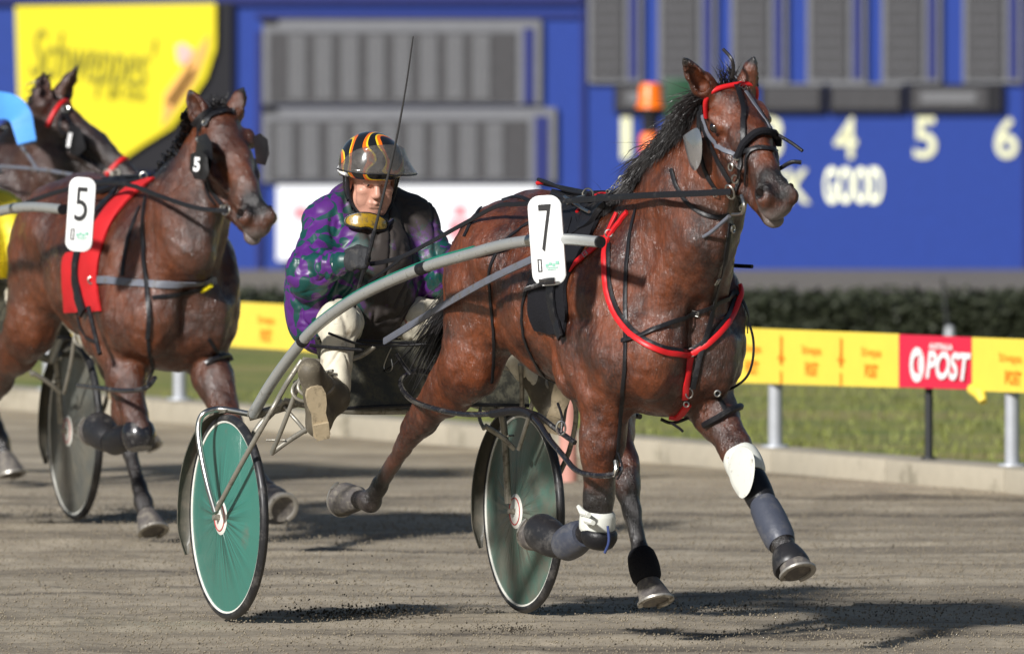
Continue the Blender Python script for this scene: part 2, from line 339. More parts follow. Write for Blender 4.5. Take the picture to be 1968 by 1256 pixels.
# ------------------------------------------------------------------ implicit-surface modelling
class Sdf:
    def __init__(s): s.p = []
    def cone(s, a, b, ra, rb, k=.05, sc=(1, 1, 1), op='u'): s.p.append(('c', np.array(a, float), np.array(b, float), ra, rb, k, np.array(sc, float), op)); return s
    def chain(s, pts, rs, k=.04, sc=(1, 1, 1)):
        for i in range(len(pts) - 1): s.cone(pts[i], pts[i + 1], rs[i], rs[i + 1], k, sc)
        return s
    def ell(s, c, r, k=.05, rot=None, op='u'): s.p.append(('e', np.array(c, float), np.array(r, float), np.array(rot, float) if rot is not None else np.eye(3), k, op)); return s
    def build(s, h, noisef=None):
        lo = np.full(3, 1e9); hi = -lo
        for q in s.p:
            if q[-1] != 'u': continue
            if q[0] == 'c': pts = [(q[1], q[3] * q[6].max()), (q[2], q[4] * q[6].max())]
            else: pts = [(q[1], q[2].max())]
            for c, r in pts: lo = np.minimum(lo, c - r); hi = np.maximum(hi, c + r)
        lo -= 5 * h + .02; hi += 5 * h + .02
        n = np.ceil((hi - lo) / h).astype(int) + 1
        F = np.full(n, .3, np.float32)
        for q in s.p:
            op = q[-1]
            if q[0] == 'c':
                _, a, b, ra, rb, k, sc, _ = q; rm = max(ra, rb) * sc.max() + k + 2 * h
                l0 = np.minimum(a, b) - rm; h0 = np.maximum(a, b) + rm
            else:
                _, c, r, rot, k, _ = q; rm = r.max() + k + 2 * h; l0 = c - rm; h0 = c + rm
            i0 = np.clip(np.floor((l0 - lo) / h).astype(int), 0, n); i1 = np.clip(np.ceil((h0 - lo) / h).astype(int) + 1, 0, n)
            if (i1 <= i0).any(): continue
            X = (lo[0] + h * np.arange(i0[0], i1[0]))[:, None, None].astype(np.float32)
            Y = (lo[1] + h * np.arange(i0[1], i1[1]))[None, :, None].astype(np.float32)
            Z = (lo[2] + h * np.arange(i0[2], i1[2]))[None, None, :].astype(np.float32)
            if q[0] == 'c':
                m = (a + b) / 2; A = (a - m) / sc; B = (b - m) / sc; d = B - A; L = max(d @ d, 1e-9)
                x = (X - m[0]) / sc[0]; y = (Y - m[1]) / sc[1]; z = (Z - m[2]) / sc[2]
                t = np.clip(((x - A[0]) * d[0] + (y - A[1]) * d[1] + (z - A[2]) * d[2]) / L, 0, 1)
                D = np.sqrt((x - A[0] - t * d[0]) ** 2 + (y - A[1] - t * d[1]) ** 2 + (z - A[2] - t * d[2]) ** 2) - (ra + (rb - ra) * t)
                D = D * sc.min()
            else:
                x = X - c[0]; y = Y - c[1]; z = Z - c[2]
                u = [(rot[0, i] * x + rot[1, i] * y + rot[2, i] * z) for i in range(3)]
                k0 = np.sqrt(sum((u[i] / r[i]) ** 2 for i in range(3))); k1 = np.sqrt(sum((u[i] / r[i] ** 2) ** 2 for i in range(3)))
                D = k0 * (k0 - 1) / np.maximum(k1, 1e-6)
            sub = F[i0[0]:i1[0], i0[1]:i1[1], i0[2]:i1[2]]
            if op == 'u':
                hh = np.maximum(k - np.abs(sub - D), 0) / k; res = np.minimum(sub, D) - hh * hh * k * .25
            else:
                hh = np.maximum(k - np.abs(sub + D), 0) / k; res = np.maximum(sub, -D) + hh * hh * k * .25
            F[i0[0]:i1[0], i0[1]:i1[1], i0[2]:i1[2]] = res
        return surf_net(F, lo, h)

def surf_net(F, lo, h):
    ins = F < 0
    c = ins[:-1, :-1, :-1].astype(np.int8)
    tot = np.zeros_like(c)
    for dx in (0, 1):
        for dy in (0, 1):
            for dz in (0, 1):
                tot += ins[dx:F.shape[0] - 1 + dx, dy:F.shape[1] - 1 + dy, dz:F.shape[2] - 1 + dz]
    act = (tot > 0) & (tot < 8); idx = np.argwhere(act); I, J, K = idx.T
    acc = np.zeros((len(idx), 3)); cnt = np.zeros(len(idx))
    cor = [(dx, dy, dz) for dx in (0, 1) for dy in (0, 1) for dz in (0, 1)]
    val = {q: F[I + q[0], J + q[1], K + q[2]] for q in cor}
    for a in cor:
        for ax in range(3):
            if a[ax]: continue
            b = list(a); b[ax] = 1; b = tuple(b); va, vb = val[a], val[b]; mk = (va < 0) != (vb < 0)
            t = np.where(mk, va / np.where(mk, va - vb, 1), 0); p = np.array(a, float)[None, :].repeat(len(idx), 0); p[:, ax] += t
            acc[mk] += p[mk]; cnt[mk] += 1
    V = lo + h * (idx + acc / cnt[:, None])
    vid = np.full(act.shape, -1, np.int32); vid[act] = np.arange(len(idx))
    Q = []
    for ax in range(3):
        s0 = [slice(1, -1)] * 3; s0[ax] = slice(0, -1); s1 = list(s0); s1[ax] = slice(1, None)
        A = ins[tuple(s0)]; B = ins[tuple(s1)]; ch = np.argwhere(A != B)
        if not len(ch): continue
        off = np.array([1, 1, 1]); off[ax] = 0; ch2 = ch + off; fl = A[tuple(ch.T)]
        u, v = [(1, 2), (2, 0), (0, 1)][ax]
        def g(du, dv):
            q = ch2.copy(); q[:, u] -= du; q[:, v] -= dv; return vid[tuple(q.T)]
        q = np.stack([g(1, 1), g(0, 1), g(0, 0), g(1, 0)], 1); q[~fl] = q[~fl][:, ::-1]; Q.append(q)
    Q = np.concatenate(Q); Q = Q[(Q >= 0).all(1)]
    return V, Q

def smooth_np(V, Q, it=2, lam=.5):
    for _ in range(it):
        acc = np.zeros_like(V); cnt = np.zeros(len(V))
        for a, b in ((0, 1), (1, 2), (2, 3), (3, 0)):
            np.add.at(acc, Q[:, a], V[Q[:, b]]); np.add.at(cnt, Q[:, a], 1)
            np.add.at(acc, Q[:, b], V[Q[:, a]]); np.add.at(cnt, Q[:, b], 1)
        V = V + lam * (acc / np.maximum(cnt, 1)[:, None] - V)
    return V
def attr(me, name, vals):
    a = me.attributes.new(name, 'FLOAT', 'POINT'); a.data.foreach_set('value', np.asarray(vals, np.float32))
def bvh_of(V, Q): return BVHTree.FromPolygons(V.tolist(), Q.tolist())

# ------------------------------------------------------------------ horses
def head_axes(fr, psi, phi, roll):
    d = R(psi) - fr.th
    n0 = Vector((math.cos(d), math.sin(d), 0)); x = Vector((-math.sin(d), math.cos(d), 0)); z = Vector((0, 0, 1))
    y = -math.cos(R(phi)) * z + math.sin(R(phi)) * n0; zz = math.cos(R(phi)) * n0 + math.sin(R(phi)) * z
    q = Matrix.Rotation(R(roll), 3, n0)
    return [q @ v for v in (x, y, zz)]

class Horse:
    def __init__(s, fr, J, coat, label, group=None):
        s.fr = fr; s.J = J
        s.root = empty('horse', fr.M, label=label, cat='horse', group=group)
        L = lambda k: s.pt(J[k])
        ax = head_axes(fr, *J['head'][1:]); s.ax = ax; s.po = s.pt(J['head'][0])
        s.Mh = Matrix((tuple(ax[0]) + (0,), tuple(ax[1]) + (0,), tuple(ax[2]) + (0,), (0, 0, 0, 1))).transposed()
        s.Mh.translation = s.po
        hr = [[ax[j][i] for j in range(3)] for i in range(3)]
        hs = J.get('hs', (1.24, .90, 1.15)); H = lambda x, y, z: s.po + ax[0] * x * hs[0] + ax[1] * y * hs[1] + ax[2] * z * hs[2]
        s.H = H; S = Sdf()
        # trunk
        S.ell((1.74, 0, 1.185), (.58, .27, .305), .06)
        S.ell((2.15, 0, 1.14), (.34, .245, .34), .08)
        S.ell((1.34, 0, 1.30), (.34, .25, .25), .08)
        S.cone((1.3, 0, 1.44), (2.05, 0, 1.42), .10, .10, .1)
        S.cone((1.98, 0, 1.40), (2.12, 0, 1.46), .09, .06, .08)
        S.ell((2.32, .02, 1.05), (.20, .235, .25), .08); S.ell((2.30, .21, 1.12), (.15, .085, .24), .06)
        for q in (-1, 1):
            S.ell((2.16, q * .16, 1.14), (.14, .085, .29), .06, rot=rot_y(-24))      # shoulder blade
            S.ell((2.43, q * .115, 1.02), (.11, .105, .16), .03)                       # breast
            S.ell((2.02, q * .20, 1.00), (.15, .07, .16), .035, rot=rot_y(35))        # triceps
            S.ell((2.31, q * .175, 1.0), (.13, .09, .14), .04)                      # point of shoulder, upper arm
            S.ell((1.21, q * .125, 1.24), (.23, .13, .26), .06, rot=rot_y(24))        # rump
            S.ell((1.36, q * .19, 1.34), (.09, .05, .07), .08)                       # point of hip
        # neck
        p = s.po; mid = Vector(J.get('nmid', (2.38, 0, 1.66)))
        nb = J.get('nbase', (2.02, 0, 1.38)); nt_ = H(0, .0, -.12)
        S.chain([nb, mid - Vector((.0, 0, .04)), nt_], [.13, .10, .075], .07, (1, .82, 1))
        vm = Vector(J.get('vmid', (2.60, 0, 1.42)))
        S.chain([(2.30, 0, 1.16), vm, H(0, .12, -.20)], [.19, .096, .055], .06, (1, .88, 1))
        S.cone((2.15, 0, 1.28), (mid + vm) / 2, .20, .125, .08, (1, .8, 1)); S.cone((mid + vm) / 2, H(0, .06, -.16), .12, .085, .07, (1, .85, 1))
        S.cone((2.42, -.07, 1.22), H(-.04, .16, -.22), .075, .035, .05); S.cone((2.40, .10, 1.20), H(.04, .16, -.22), .085, .035, .05)
        # head
        S.ell(H(0, .07, -.10), (.082, .115, .085), .03, hr); S.cone(H(0, .05, -.075), H(0, .22, -.07), .072, .07, .03)
        S.cone(H(0, .22, -.062), H(0, .46, -.052), .060, .042, .035)
        S.cone(H(0, .15, -.14), H(0, .45, -.095), .078, .045, .04)
        for q in (-1, 1):
            S.ell(H(q * .048, .20, -.185), (.036, .115, .105), .03, hr)
            S.cone(H(q * .036, .27, -.20), H(q * .012, .50, -.14), .042, .032, .03)
            S.ell(H(q * .070, .120, -.064), (.030, .048, .026), .03, hr)             # brow
            S.cone(H(q * .074, .21, -.105), H(q * .052, .36, -.088), .018, .010, .02) # facial crest
            S.ell(H(q * .038, .535, -.052), (.030, .046, .036), .02, hr)              # nostril wing
        S.ell(H(0, .525, -.082), (.056, .070, .056), .03, hr); S.ell(H(0, .583, -.088), (.046, .028, .036), .02, hr)
        S.ell(H(0, .555, -.142), (.036, .040, .028), .018, hr)
        for q in (-1, 1):
            S.ell(H(q * .094, .142, -.082), (.018, .028, .018), .014, hr, op='s')
            S.ell(H(q * .060, .527, -.032), (.024, .032, .022), .007, hr, op='s'); S.ell(H(q * .044, .512, -.044), (.016, .022, .024), .008, hr, op='s')
            S.cone(H(q * .095, .30, -.145), H(q * .08, .42, -.12), .016, .014, .03, op='s')
        S.ell(H(0, .60, -.122), (.06, .05, .006), .008, hr, op='s')
        for q in (-1, 1):
            S.ell(H(q * .074, .140, -.080), (.015, .027, .023), .010, hr)
            S.cone(H(q * .072, .118, -.086), H(q * .084, .124, -.066), .008, .007, .010); S.cone(H(q * .084, .124, -.066), H(q * .076, .160, -.060), .007, .006, .010)
        # ears
        for nm, q in (('ear_r', -1), ('ear_l', 1)):
            b = H(q * .052, .0, -.07); tip = s.pt(J[nm][0]) if len(J[nm][0]) == 3 else None; d = (tip - b); o = Vector(J[nm][1]).normalized()
            S.cone(b, b + d * .3, .036, .040, .025); S.cone(b + d * .3, b + d * .62, .040, .030, .02); S.cone(b + d * .62, tip, .030, .004, .015)
            S.cone(b + d * .28 + o * .028, b + d * .62 + o * .022, .025, .019, .008, op='s'); S.cone(b + d * .62 + o * .022, b + d * .90 + o * .010, .019, .005, .006, op='s')
        # legs
        for side, q in (('r', -1), ('l', 1)):
            e, k, f, c = (s.pt(J['f%s_%s' % (side, n_)]) for n_ in ('elbow', 'knee', 'fet', 'cor'))
            dk = (k - e)
            S.cone((2.24, q * .15, 1.02), e, .11, .085, .06, (1, .85, 1))
            S.chain([e, e + dk * .35, e + dk * .8, k], [.098, .084, .053, .052], .035, (1, .9, 1))
            S.ell(k + Vector((.008, 0, 0)), (.052, .048, .06), .02)
            dc = f - k; S.chain([k, k + dc * .25, k + dc * .8, f], [.048, .035, .034, .042], .015, (1, .9, 1))
            S.cone(f, c, .036, .034, .02); S.cone(f - (f - k).normalized() * -.0 + (f - c).normalized() * .0, f, .036, .036, .02)
            st, h, f, c = (s.pt(J['h%s_%s' % (side, n_)]) for n_ in ('stifle', 'hock', 'fet', 'cor'))
            hip = Vector((1.17, q * .13, 1.20)) if 'hip' not in J else Vector((J['hip'][0], q * .13, J['hip'][1]))
            S.cone(hip, st, .17, .125, .08, (1, .72, 1)); dg = h - st
            S.chain([st, st + dg * .4, st + dg * .85, h], [.120, .088, .056, .052], .05, (1, .8, 1))
            bk = J.get('hock_back_' + side, (-.05, 0, .03)); S.cone(h, h + Vector(bk), .040, .024, .02, (1, .8, 1))
            S.cone(st + dg * .45, h + Vector(bk), .05, .018, .03, (1, .7, 1))
            dc = f - h; S.chain([h, h + dc * .3, h + dc * .8, f], [.047, .034, .032, .040], .02, (1, .85, 1))
            S.cone(f, c, .038, .036, .02)
        V, Q = S.build(J.get('h', .0065)); V = smooth_np(V, Q, 2, .5); V = muscles(V, Q, J)
        me = mesh_np('body', V, Q); s.V, s.Q = V, Q; s.bvh = bvh_of(V, Q)
        # colour regions, with shade painted on chest, far face and nostrils
        U = V[:, 2]; dk = np.clip((.74 - U) / .28, 0, 1) * .9
        def ball(c, r): return np.clip(1.5 - np.linalg.norm(V - np.array(c), axis=1) / r, 0, 1)
        for nm in ('hr_fet', 'hl_fet', 'fr_fet', 'fl_fet'): dk = np.maximum(dk, ball(s.pt(J[nm]), .16) * 1.2)
        for nm in ('ear_r', 'ear_l'): dk = np.maximum(dk, ball(s.pt(J[nm][0]), .03))
        dk = np.maximum(dk, ball(H(0, .50, -.03), .10) * .75); dk = np.maximum(dk, np.clip(1.3 - np.linalg.norm((V - np.array(J.get('crestmid', (2.3, -.04, 1.68)))) * (1, 2, .9), axis=1) / .16, 0, .75))
        dk = np.maximum(dk, ball(H(.06, .2, -.06), .07) * .5); dk = np.maximum(dk, ball(H(-.088, .142, -.078), .034) * .7)  # first term paints shade on the far side of the face
        dk = np.maximum(dk, J.get('chest_shade', .5) * np.clip((V[:, 0] - 2.25) / .2, 0, 1) * (np.abs(V[:, 1]) < .5) * np.clip((V[:, 1] + .16) / .1, 0, 1) * np.clip((1.75 - U) / .2, 0, 1))  # front of chest and neck darkened on the far side: painted shade
        for q in (-1, 1): dk = np.maximum(dk, np.clip(2.2 - np.linalg.norm(V - np.array(H(q * .050, .518, -.046)), axis=1) / .019, 0, 1))  # shade inside each nostril painted into the coat
        attr(me, 'dk', np.clip(dk, 0, 1)); gr = np.maximum(ball(H(0, .60, -.115), .066), ball(H(-.045, .56, -.100), .050) * .9)
        gr = np.maximum(gr, np.maximum(ball(s.pt(J['hr_fet']), .07), ball(s.pt(J['hl_fet']), .05)) * .45)
        attr(me, 'gr', np.clip(gr, 0, 1))
        md = .35 * np.clip((V[:, 0] - 2.0) / .4, 0, 1) * np.clip((U - .8) / .3, 0, 1) * np.clip((1.8 - U) / .2, .3, 1)
        md = np.maximum(md, ball(s.pt(J['hr_hock']), .3) * .8)
        attr(me, 'md', md)
        s.body = link('body', me, s.root, [coat])
        # eyes, hooves
        for q in (-1, 1):
            bm = bmesh.new(); bmesh.ops.create_uvsphere(bm, u_segments=16, v_segments=12, radius=.0205)
            me2 = bpy.data.meshes.new('eye'); bm.to_mesh(me2); bm.free(); me2.polygons.foreach_set('use_smooth', [True] * len(me2.polygons))
            o = link('eye', me2, s.root, [M['eye']]); o.location = H(q * .0765, .141, -.0795)
        for q in (-1, 1):
            bm = bmesh.new(); bmesh.ops.create_uvsphere(bm, u_segments=16, v_segments=12, radius=1); m3 = bpy.data.meshes.new('nostril'); bm.to_mesh(m3); bm.free(); m3.polygons.foreach_set('use_smooth', [True] * len(m3.polygons))
            o = link('nostril', m3, s.root, [M['nostril']]); o.matrix_local = Matrix.Translation(H(q * .0450, .522, -.049)) @ s.Mh.to_3x3().to_4x4() @ Matrix.Rotation(R(q * 22), 4, 'Z') @ Matrix.Diagonal((.0135, .0225, .0130, 1))  # dark plug set in the hole to paint its shade
        for nm in ('hr', 'hl', 'fr', 'fl'):
            s.hoof(s.pt(J[nm + '_cor']), s.pt(J[nm + '_sole']), Vector(J[nm + '_toe']))
    def pt(s, p):
        return Vector(p[1:]) if p[0] == 'L' else s.fr.inv(*p)
    def hoof(s, c, b, toe):
        a = (b - c).normalized(); toe = (toe - a * toe.dot(a)).normalized(); side = a.cross(toe); n = 28; vs = []; prof = [(-.25, .030, -.006), (0, .042, -.003), (.35, .050, .008), (.9, .060, .020), (1.0, .061, .022)]
        Ln = (b - c).length
        for t, r, fo in prof:
            for k in range(n):
                g = 2 * math.pi * k / n; rr = r * (1 if math.cos(g) > -.35 else .93)
                vs.append(c + a * (t * Ln - (.010 * math.cos(g) if t < .2 else 0)) + toe * (fo + rr * 1.08 * math.cos(g)) + side * rr * math.sin(g))
        fs = [[i * n + k, i * n + (k + 1) % n, (i + 1) * n + (k + 1) % n, (i + 1) * n + k] for i in range(len(prof) - 1) for k in range(n)]
        m = MB().add(vs, fs); cc = c + a * Ln * .86 + toe * .02; m.v.append(cc); m.f += [[(len(prof) - 1) * n + k, (len(prof) - 1) * n + (k + 1) % n, len(m.v) - 1] for k in range(n)]
        o = m.build('hoof', M['hoof'], s.root)
        m = MB(); ring = []
        for k in range(n + 1 - 6):
            g = 2 * math.pi * (k + 3 - n / 2) / n; ring.append(c + a * (Ln + .004) + toe * (.022 + .056 * 1.08 * math.cos(g)) + side * .056 * math.sin(g))
        nr = [a] * len(ring); m.ribbon(ring, nr, .018, .005).build('horseshoe', M['shoe'], o)
    def hits(s, pix, seg=7, smooth=3):
        c = catmull([(x, y, 0) for x, y in pix], seg); out = []; last = None
        raw = [s.fr.cast(s.bvh, p.x, p.y) for p in c]
        ok = [i for i, r in enumerate(raw) if r[0] is not None]
        if not ok: return [], []
        P_, N_ = [], []
        for i, p in enumerate(c):
            if raw[i][0] is not None: P_.append(raw[i][0]); N_.append(raw[i][1]); continue
            j = min(ok, key=lambda t: abs(t - i)); o = s.fr.I @ CO; d = s.fr.I.to_3x3() @ ray(p.x, p.y)
            q = o + d * ((raw[j][0] - o).length / d.length)
            loc, nr, _, _ = s.bvh.find_nearest(q); P_.append(loc); N_.append(nr)
        for _ in range(smooth):
            P_ = [P_[0]] + [(P_[i - 1] + 2 * P_[i] + P_[i + 1]) / 4 for i in range(1, len(P_) - 1)] + [P_[-1]]
            N_ = [N_[0]] + [((N_[i - 1] + N_[i] + N_[i + 1])).normalized() for i in range(1, len(N_) - 1)] + [N_[-1]]
        for i in range(len(P_)):                                  # keep proud of the coat
            loc, nr, _, dd = s.bvh.find_nearest(P_[i])
            if (P_[i] - loc).dot(nr) < .002: P_[i] = loc + nr * .002
        return P_, N_
    def strap(s, name, pix, width, m, thick=.002, parent=None, lift=.003, mb=None, seg=7, smooth=3):
        P_, N_ = s.hits(pix, seg, smooth)
        if not P_: print('NO HIT', name, pix); return None
        b = mb or MB(); b.ribbon(P_, N_, width * 1.15, thick, lift)
        return b if mb is not None else b.build(name, m, parent or s.root)
    def roll(s, name, pix, r, m, parent=None, lift=.006, seg=7, smooth=3):
        P_, N_ = s.hits(pix, seg, smooth)
        if not P_: print('NO HIT', name, pix); return None
        return MB().tube([p + n_ * lift for p, n_ in zip(P_, N_)], r, 8).build(name, m, parent or s.root)
    def free(s, name, pts, r, m, parent=None, seg=6, flat=None):
        q = catmull([s.pt(p) for p in pts], seg)
        if flat: return MB().ribbon(q, [Vector(flat)] * len(q), r * 2, .002).build(name, m, parent or s.root)
        return MB().tube(q, r, 8).build(name, m, parent or s.root)
    def ring(s, name, p, r, wire, m, parent=None, nrm=(.9, -.45, 0), sy=1.0):
        nrm = Vector(nrm).normalized(); u = nrm.cross(Vector((0, 0, 1))).normalized(); v = nrm.cross(u)
        pts = [p + u * r * math.cos(t) + v * r * sy * math.sin(t) for t in [2 * math.pi * k / 20 for k in range(21)]]
        return MB().tube(pts, wire, 6, False).build(name, m, parent or s.root)
    def drape(s, name, L, Rr, m, nu=10, nv=30, lift=.012, thick=.008, parent=None):
        """a cloth or pad lying on the coat between two outlines"""
        def samp(pts, n):
            c = catmull([(x, y, 0) for x, y in pts], 8); d = [0]
            for i in range(1, len(c)): d.append(d[-1] + (c[i] - c[i - 1]).length)
            out = []
            for k in range(n + 1):
                t = d[-1] * k / n; i = min(max(j for j in range(len(d)) if d[j] <= t + 1e-9), len(c) - 2); out.append(c[i].lerp(c[i + 1], (t - d[i]) / max(d[i + 1] - d[i], 1e-9)))
            return out
        A, B = samp(L, nv), samp(Rr, nv); grid = []
        for j in range(nv + 1):
            row = []
            for i in range(nu + 1):
                p = A[j].lerp(B[j], i / nu); h_, n_ = s.fr.cast(s.bvh, p.x, p.y); row.append((h_, n_))
            for i in range(nu + 1):
                if row[i][0] is None:
                    ok = [k for k in range(nu + 1) if row[k][0] is not None]
                    if not ok: row = None; break
                    k = min(ok, key=lambda t: abs(t - i)); row[i] = row[k]
            grid.append(row)
        good = [r_ for r_ in grid if r_ is not None]; first = good[0]
        for j in range(nv + 1):
            if grid[j] is None: grid[j] = first if j == 0 else grid[j - 1]
        vs = []; W = nu + 1
        for s_, off in ((0, lift), (1, lift - thick)):
            for j in range(nv + 1):
                for i in range(nu + 1):
                    h_, n_ = grid[j][i]; e = min(i, nu - i, j, nv - j); vs.append(h_ + n_ * (off - (.004 if e == 0 and s_ == 0 else 0)))
        for _ in range(2):
            v2 = list(vs)
            for s_ in (0, (nv + 1) * W):
                for j in range(1, nv):
                    for i in range(1, nu): k = s_ + j * W + i; v2[k] = (vs[k] * 2 + vs[k - 1] + vs[k + 1] + vs[k - W] + vs[k + W]) / 6
            vs = v2
        o = (nv + 1) * W; fs = []
        for j in range(nv):
            for i in range(nu): k = j * W + i; fs += [[k, k + 1, k + W + 1, k + W], [o + k, o + k + W, o + k + W + 1, o + k + 1]]
        for j in range(nv):
            for k in (j * W, j * W + nu): fs.append([k, k + W, o + k + W, o + k])
        for i in range(nu):
            for k in (i, nv * W + i): fs.append([k, k + 1, o + k + 1, o + k])
        return MB().add(vs, fs).build(name, m, parent or s.root)
    def wrap(s, name, y0, y1, a0, a1, r, m, lift=.008, parent=None):
        """a strap round the head: follows the skull in head coordinates"""
        pts = []
        for i in range(25):
            a = a0 + (a1 - a0) * i / 24; y = y0 + (y1 - y0) * (a / 110) ** 2; c = s.H(0, y, -.09); o = s.H(.145 * math.sin(R(a)), y, -.09 + .17 * math.cos(R(a)))
            hh = s.bvh.ray_cast(o, (c - o).normalized()); p = hh[0] if hh[0] else o
            pts.append(p + (o - c).normalized() * lift)
        for _ in range(12): pts = [pts[0]] + [(pts[i - 1] + pts[i] * 2 + pts[i + 1]) / 4 for i in range(1, 24)] + [pts[-1]]
        return MB().tube(catmull(pts, 2), r, 10).build(name, m, parent or s.root)
    def surf(s, px, py, lift=.008):
        p, n_ = s.fr.cast(s.bvh, px, py)
        return (p + n_ * lift, n_) if p is not None else (s.fr.inv(px, py, -.1), Vector((.9, -.4, 0)))
    def buckle(s, px, py, wd, ht, ang=0, parent=None):
        p, nr = s.surf(px, py, .011); u = nr.cross(Vector((0, 0, 1))).normalized(); v = nr.cross(u)
        a = R(ang); u, v = u * math.cos(a) + v * math.sin(a), v * math.cos(a) - u * math.sin(a)
        pts = [p + u * wd / 2 * x + v * ht / 2 * y for x, y in ((-1, -1), (1, -1), (1, 1), (-1, 1), (-1, -1), (0, -1))]
        return MB().tube(pts[:5], .0022, 6).tube([p + u * -wd / 2, p + u * wd / 2], .0018, 6).build('buckle', M['steel'], parent or s.root)
    def boot(s, name, a, b, ra, rb, m, n=24, bulge=.006, parent=None, a0=0, a1=360):
        a, b = Vector(a), Vector(b); T = (b - a).normalized(); u = T.cross(Vector((0, 1, 0))).normalized(); v = T.cross(u); vs = []; K = 8
        for i in range(K + 1):
            t = i / K; r = ra + (rb - ra) * t + bulge * math.sin(t * math.pi) + (0 if 0 < i < K else -.006)
            for k in range(n):
                g = 2 * math.pi * k / n; vs.append(a.lerp(b, t) + u * r * math.cos(g) + v * r * .95 * math.sin(g))
        fs = [[i * n + k, i * n + (k + 1) % n, (i + 1) * n + (k + 1) % n, (i + 1) * n + k] for i in range(K) for k in range(n)]
        fs += [list(range(n))[::-1], [K * n + k for k in range(n)]]
        return MB().add(vs, fs).build(name, m, parent or s.root)
    def mane(s, name, roots, flow, n, length, w0=.006, spread=.22, droop=.5, parent=None, mat_='hair'):
        """roots: crest points (catmull), flow: wind direction of the locks at start and end of the crest"""
        c = catmull(roots, 10); b = MB()
        for i in range(n):
            t = random.random(); x = t * (len(c) - 1); j = int(x); p = c[j].lerp(c[min(j + 1, len(c) - 1)], x - j)
            f = Vector(flow[0]).lerp(Vector(flow[1]), t).normalized(); Ln = length * random.uniform(.45, 1.1)
            p = p + Vector((random.gauss(0, .006), random.gauss(0, .010), random.gauss(0, .006)))
            d = (f + Vector((random.gauss(0, spread), random.gauss(0, spread), random.gauss(0, spread)))).normalized(); pts = [p]; K = 9; curl = random.uniform(0, 6.28); ca = random.uniform(.0, .010)
            for k in range(1, K):
                d = (d + Vector((random.gauss(0, .05), random.gauss(0, .05), -droop * .12 + random.gauss(0, .05)))).normalized()
                q = pts[-1] + d * Ln / K + Vector((math.sin(curl + k), math.cos(curl + k), 0)) * ca
                loc, nr, _, dd = s.bvh.find_nearest(q)
                if (q - loc).dot(nr) < .006: q = loc + nr * (.006 + random.random() * .02)
                pts.append(q)
            ww = w0 * random.uniform(.4, 1.2); b.tube(pts, [ww * (1 - (k / (K - 1)) ** 1.5 * .92) * .5 for k in range(K)], 3, False)
        return b.build(name, M[mat_], parent or s.root, recalc=False)

def vnormals(V, Q):
    n = np.cross(V[Q[:, 2]] - V[Q[:, 0]], V[Q[:, 3]] - V[Q[:, 1]]); N = np.zeros_like(V)
    for k in range(4): np.add.at(N, Q[:, k], n)
    return N / np.maximum(np.linalg.norm(N, axis=1), 1e-9)[:, None]
def wnoise(V, sc, seed, oct_=3):
    """cheap band noise: sum of randomly oriented sines"""
    g = np.random.RandomState(seed); o = np.zeros(len(V))
    for i in range(26):
        d = g.normal(size=3); d /= np.linalg.norm(d); f = sc * g.uniform(.6, 1.7); o += np.sin(V @ d * f * 6.28 + g.uniform(0, 6.28) + 1.3 * np.sin(V @ g.normal(size=3) * f * 2 + i))
    return o / 5
def muscles(V, Q, J):
    N = vnormals(V, Q); d = wnoise(V * np.array([1, 1, .6]), 5.5, 3) * .0042 + wnoise(V, 14, 5) * .0016
    m = np.clip((V[:, 2] - .35) / .3, .25, 1)
    def groove(a, b, r, dep, sy=True):
        a = np.array(a, float); b = np.array(b, float); out = 0
        for q in ((1, -1) if sy else (1,)):
            A = a * (1, q, 1); B = b * (1, q, 1); t = np.clip(((V - A) @ (B - A)) / ((B - A) @ (B - A)), 0, 1)
            D = np.linalg.norm(V - A - t[:, None] * (B - A), axis=1); out = out - dep * np.exp(-(D / r) ** 2)
        return out
    g = groove((2.40, .22, 1.32), (2.50, .20, 1.12), .04, .016) + groove((2.12, .27, 1.36), (2.40, .25, 1.10), .03, .012)
    g = g + groove((1.88, .27, 1.10), (2.06, .25, .86), .03, .012) + groove((2.53, 0, 1.20), (2.52, 0, .86), .028, .030, False)
    g = g + groove((1.42, .24, 1.2), (1.40, .24, .95), .05, .016) + groove((1.05, .25, 1.2), (1.02, .24, .9), .022, .008)
    g = g + groove((2.2, .26, 1.14), (2.0, .27, 1.12), .02, .008) + groove((1.7, .3, 1.0), (2.0, .28, .92), .02, .006)
    return V + N * ((d * m) + g * 1.3)[:, None]
def rot_y(deg):
    a = R(deg); return [[math.cos(a), 0, math.sin(a)], [0, 1, 0], [-math.sin(a), 0, math.cos(a)]]

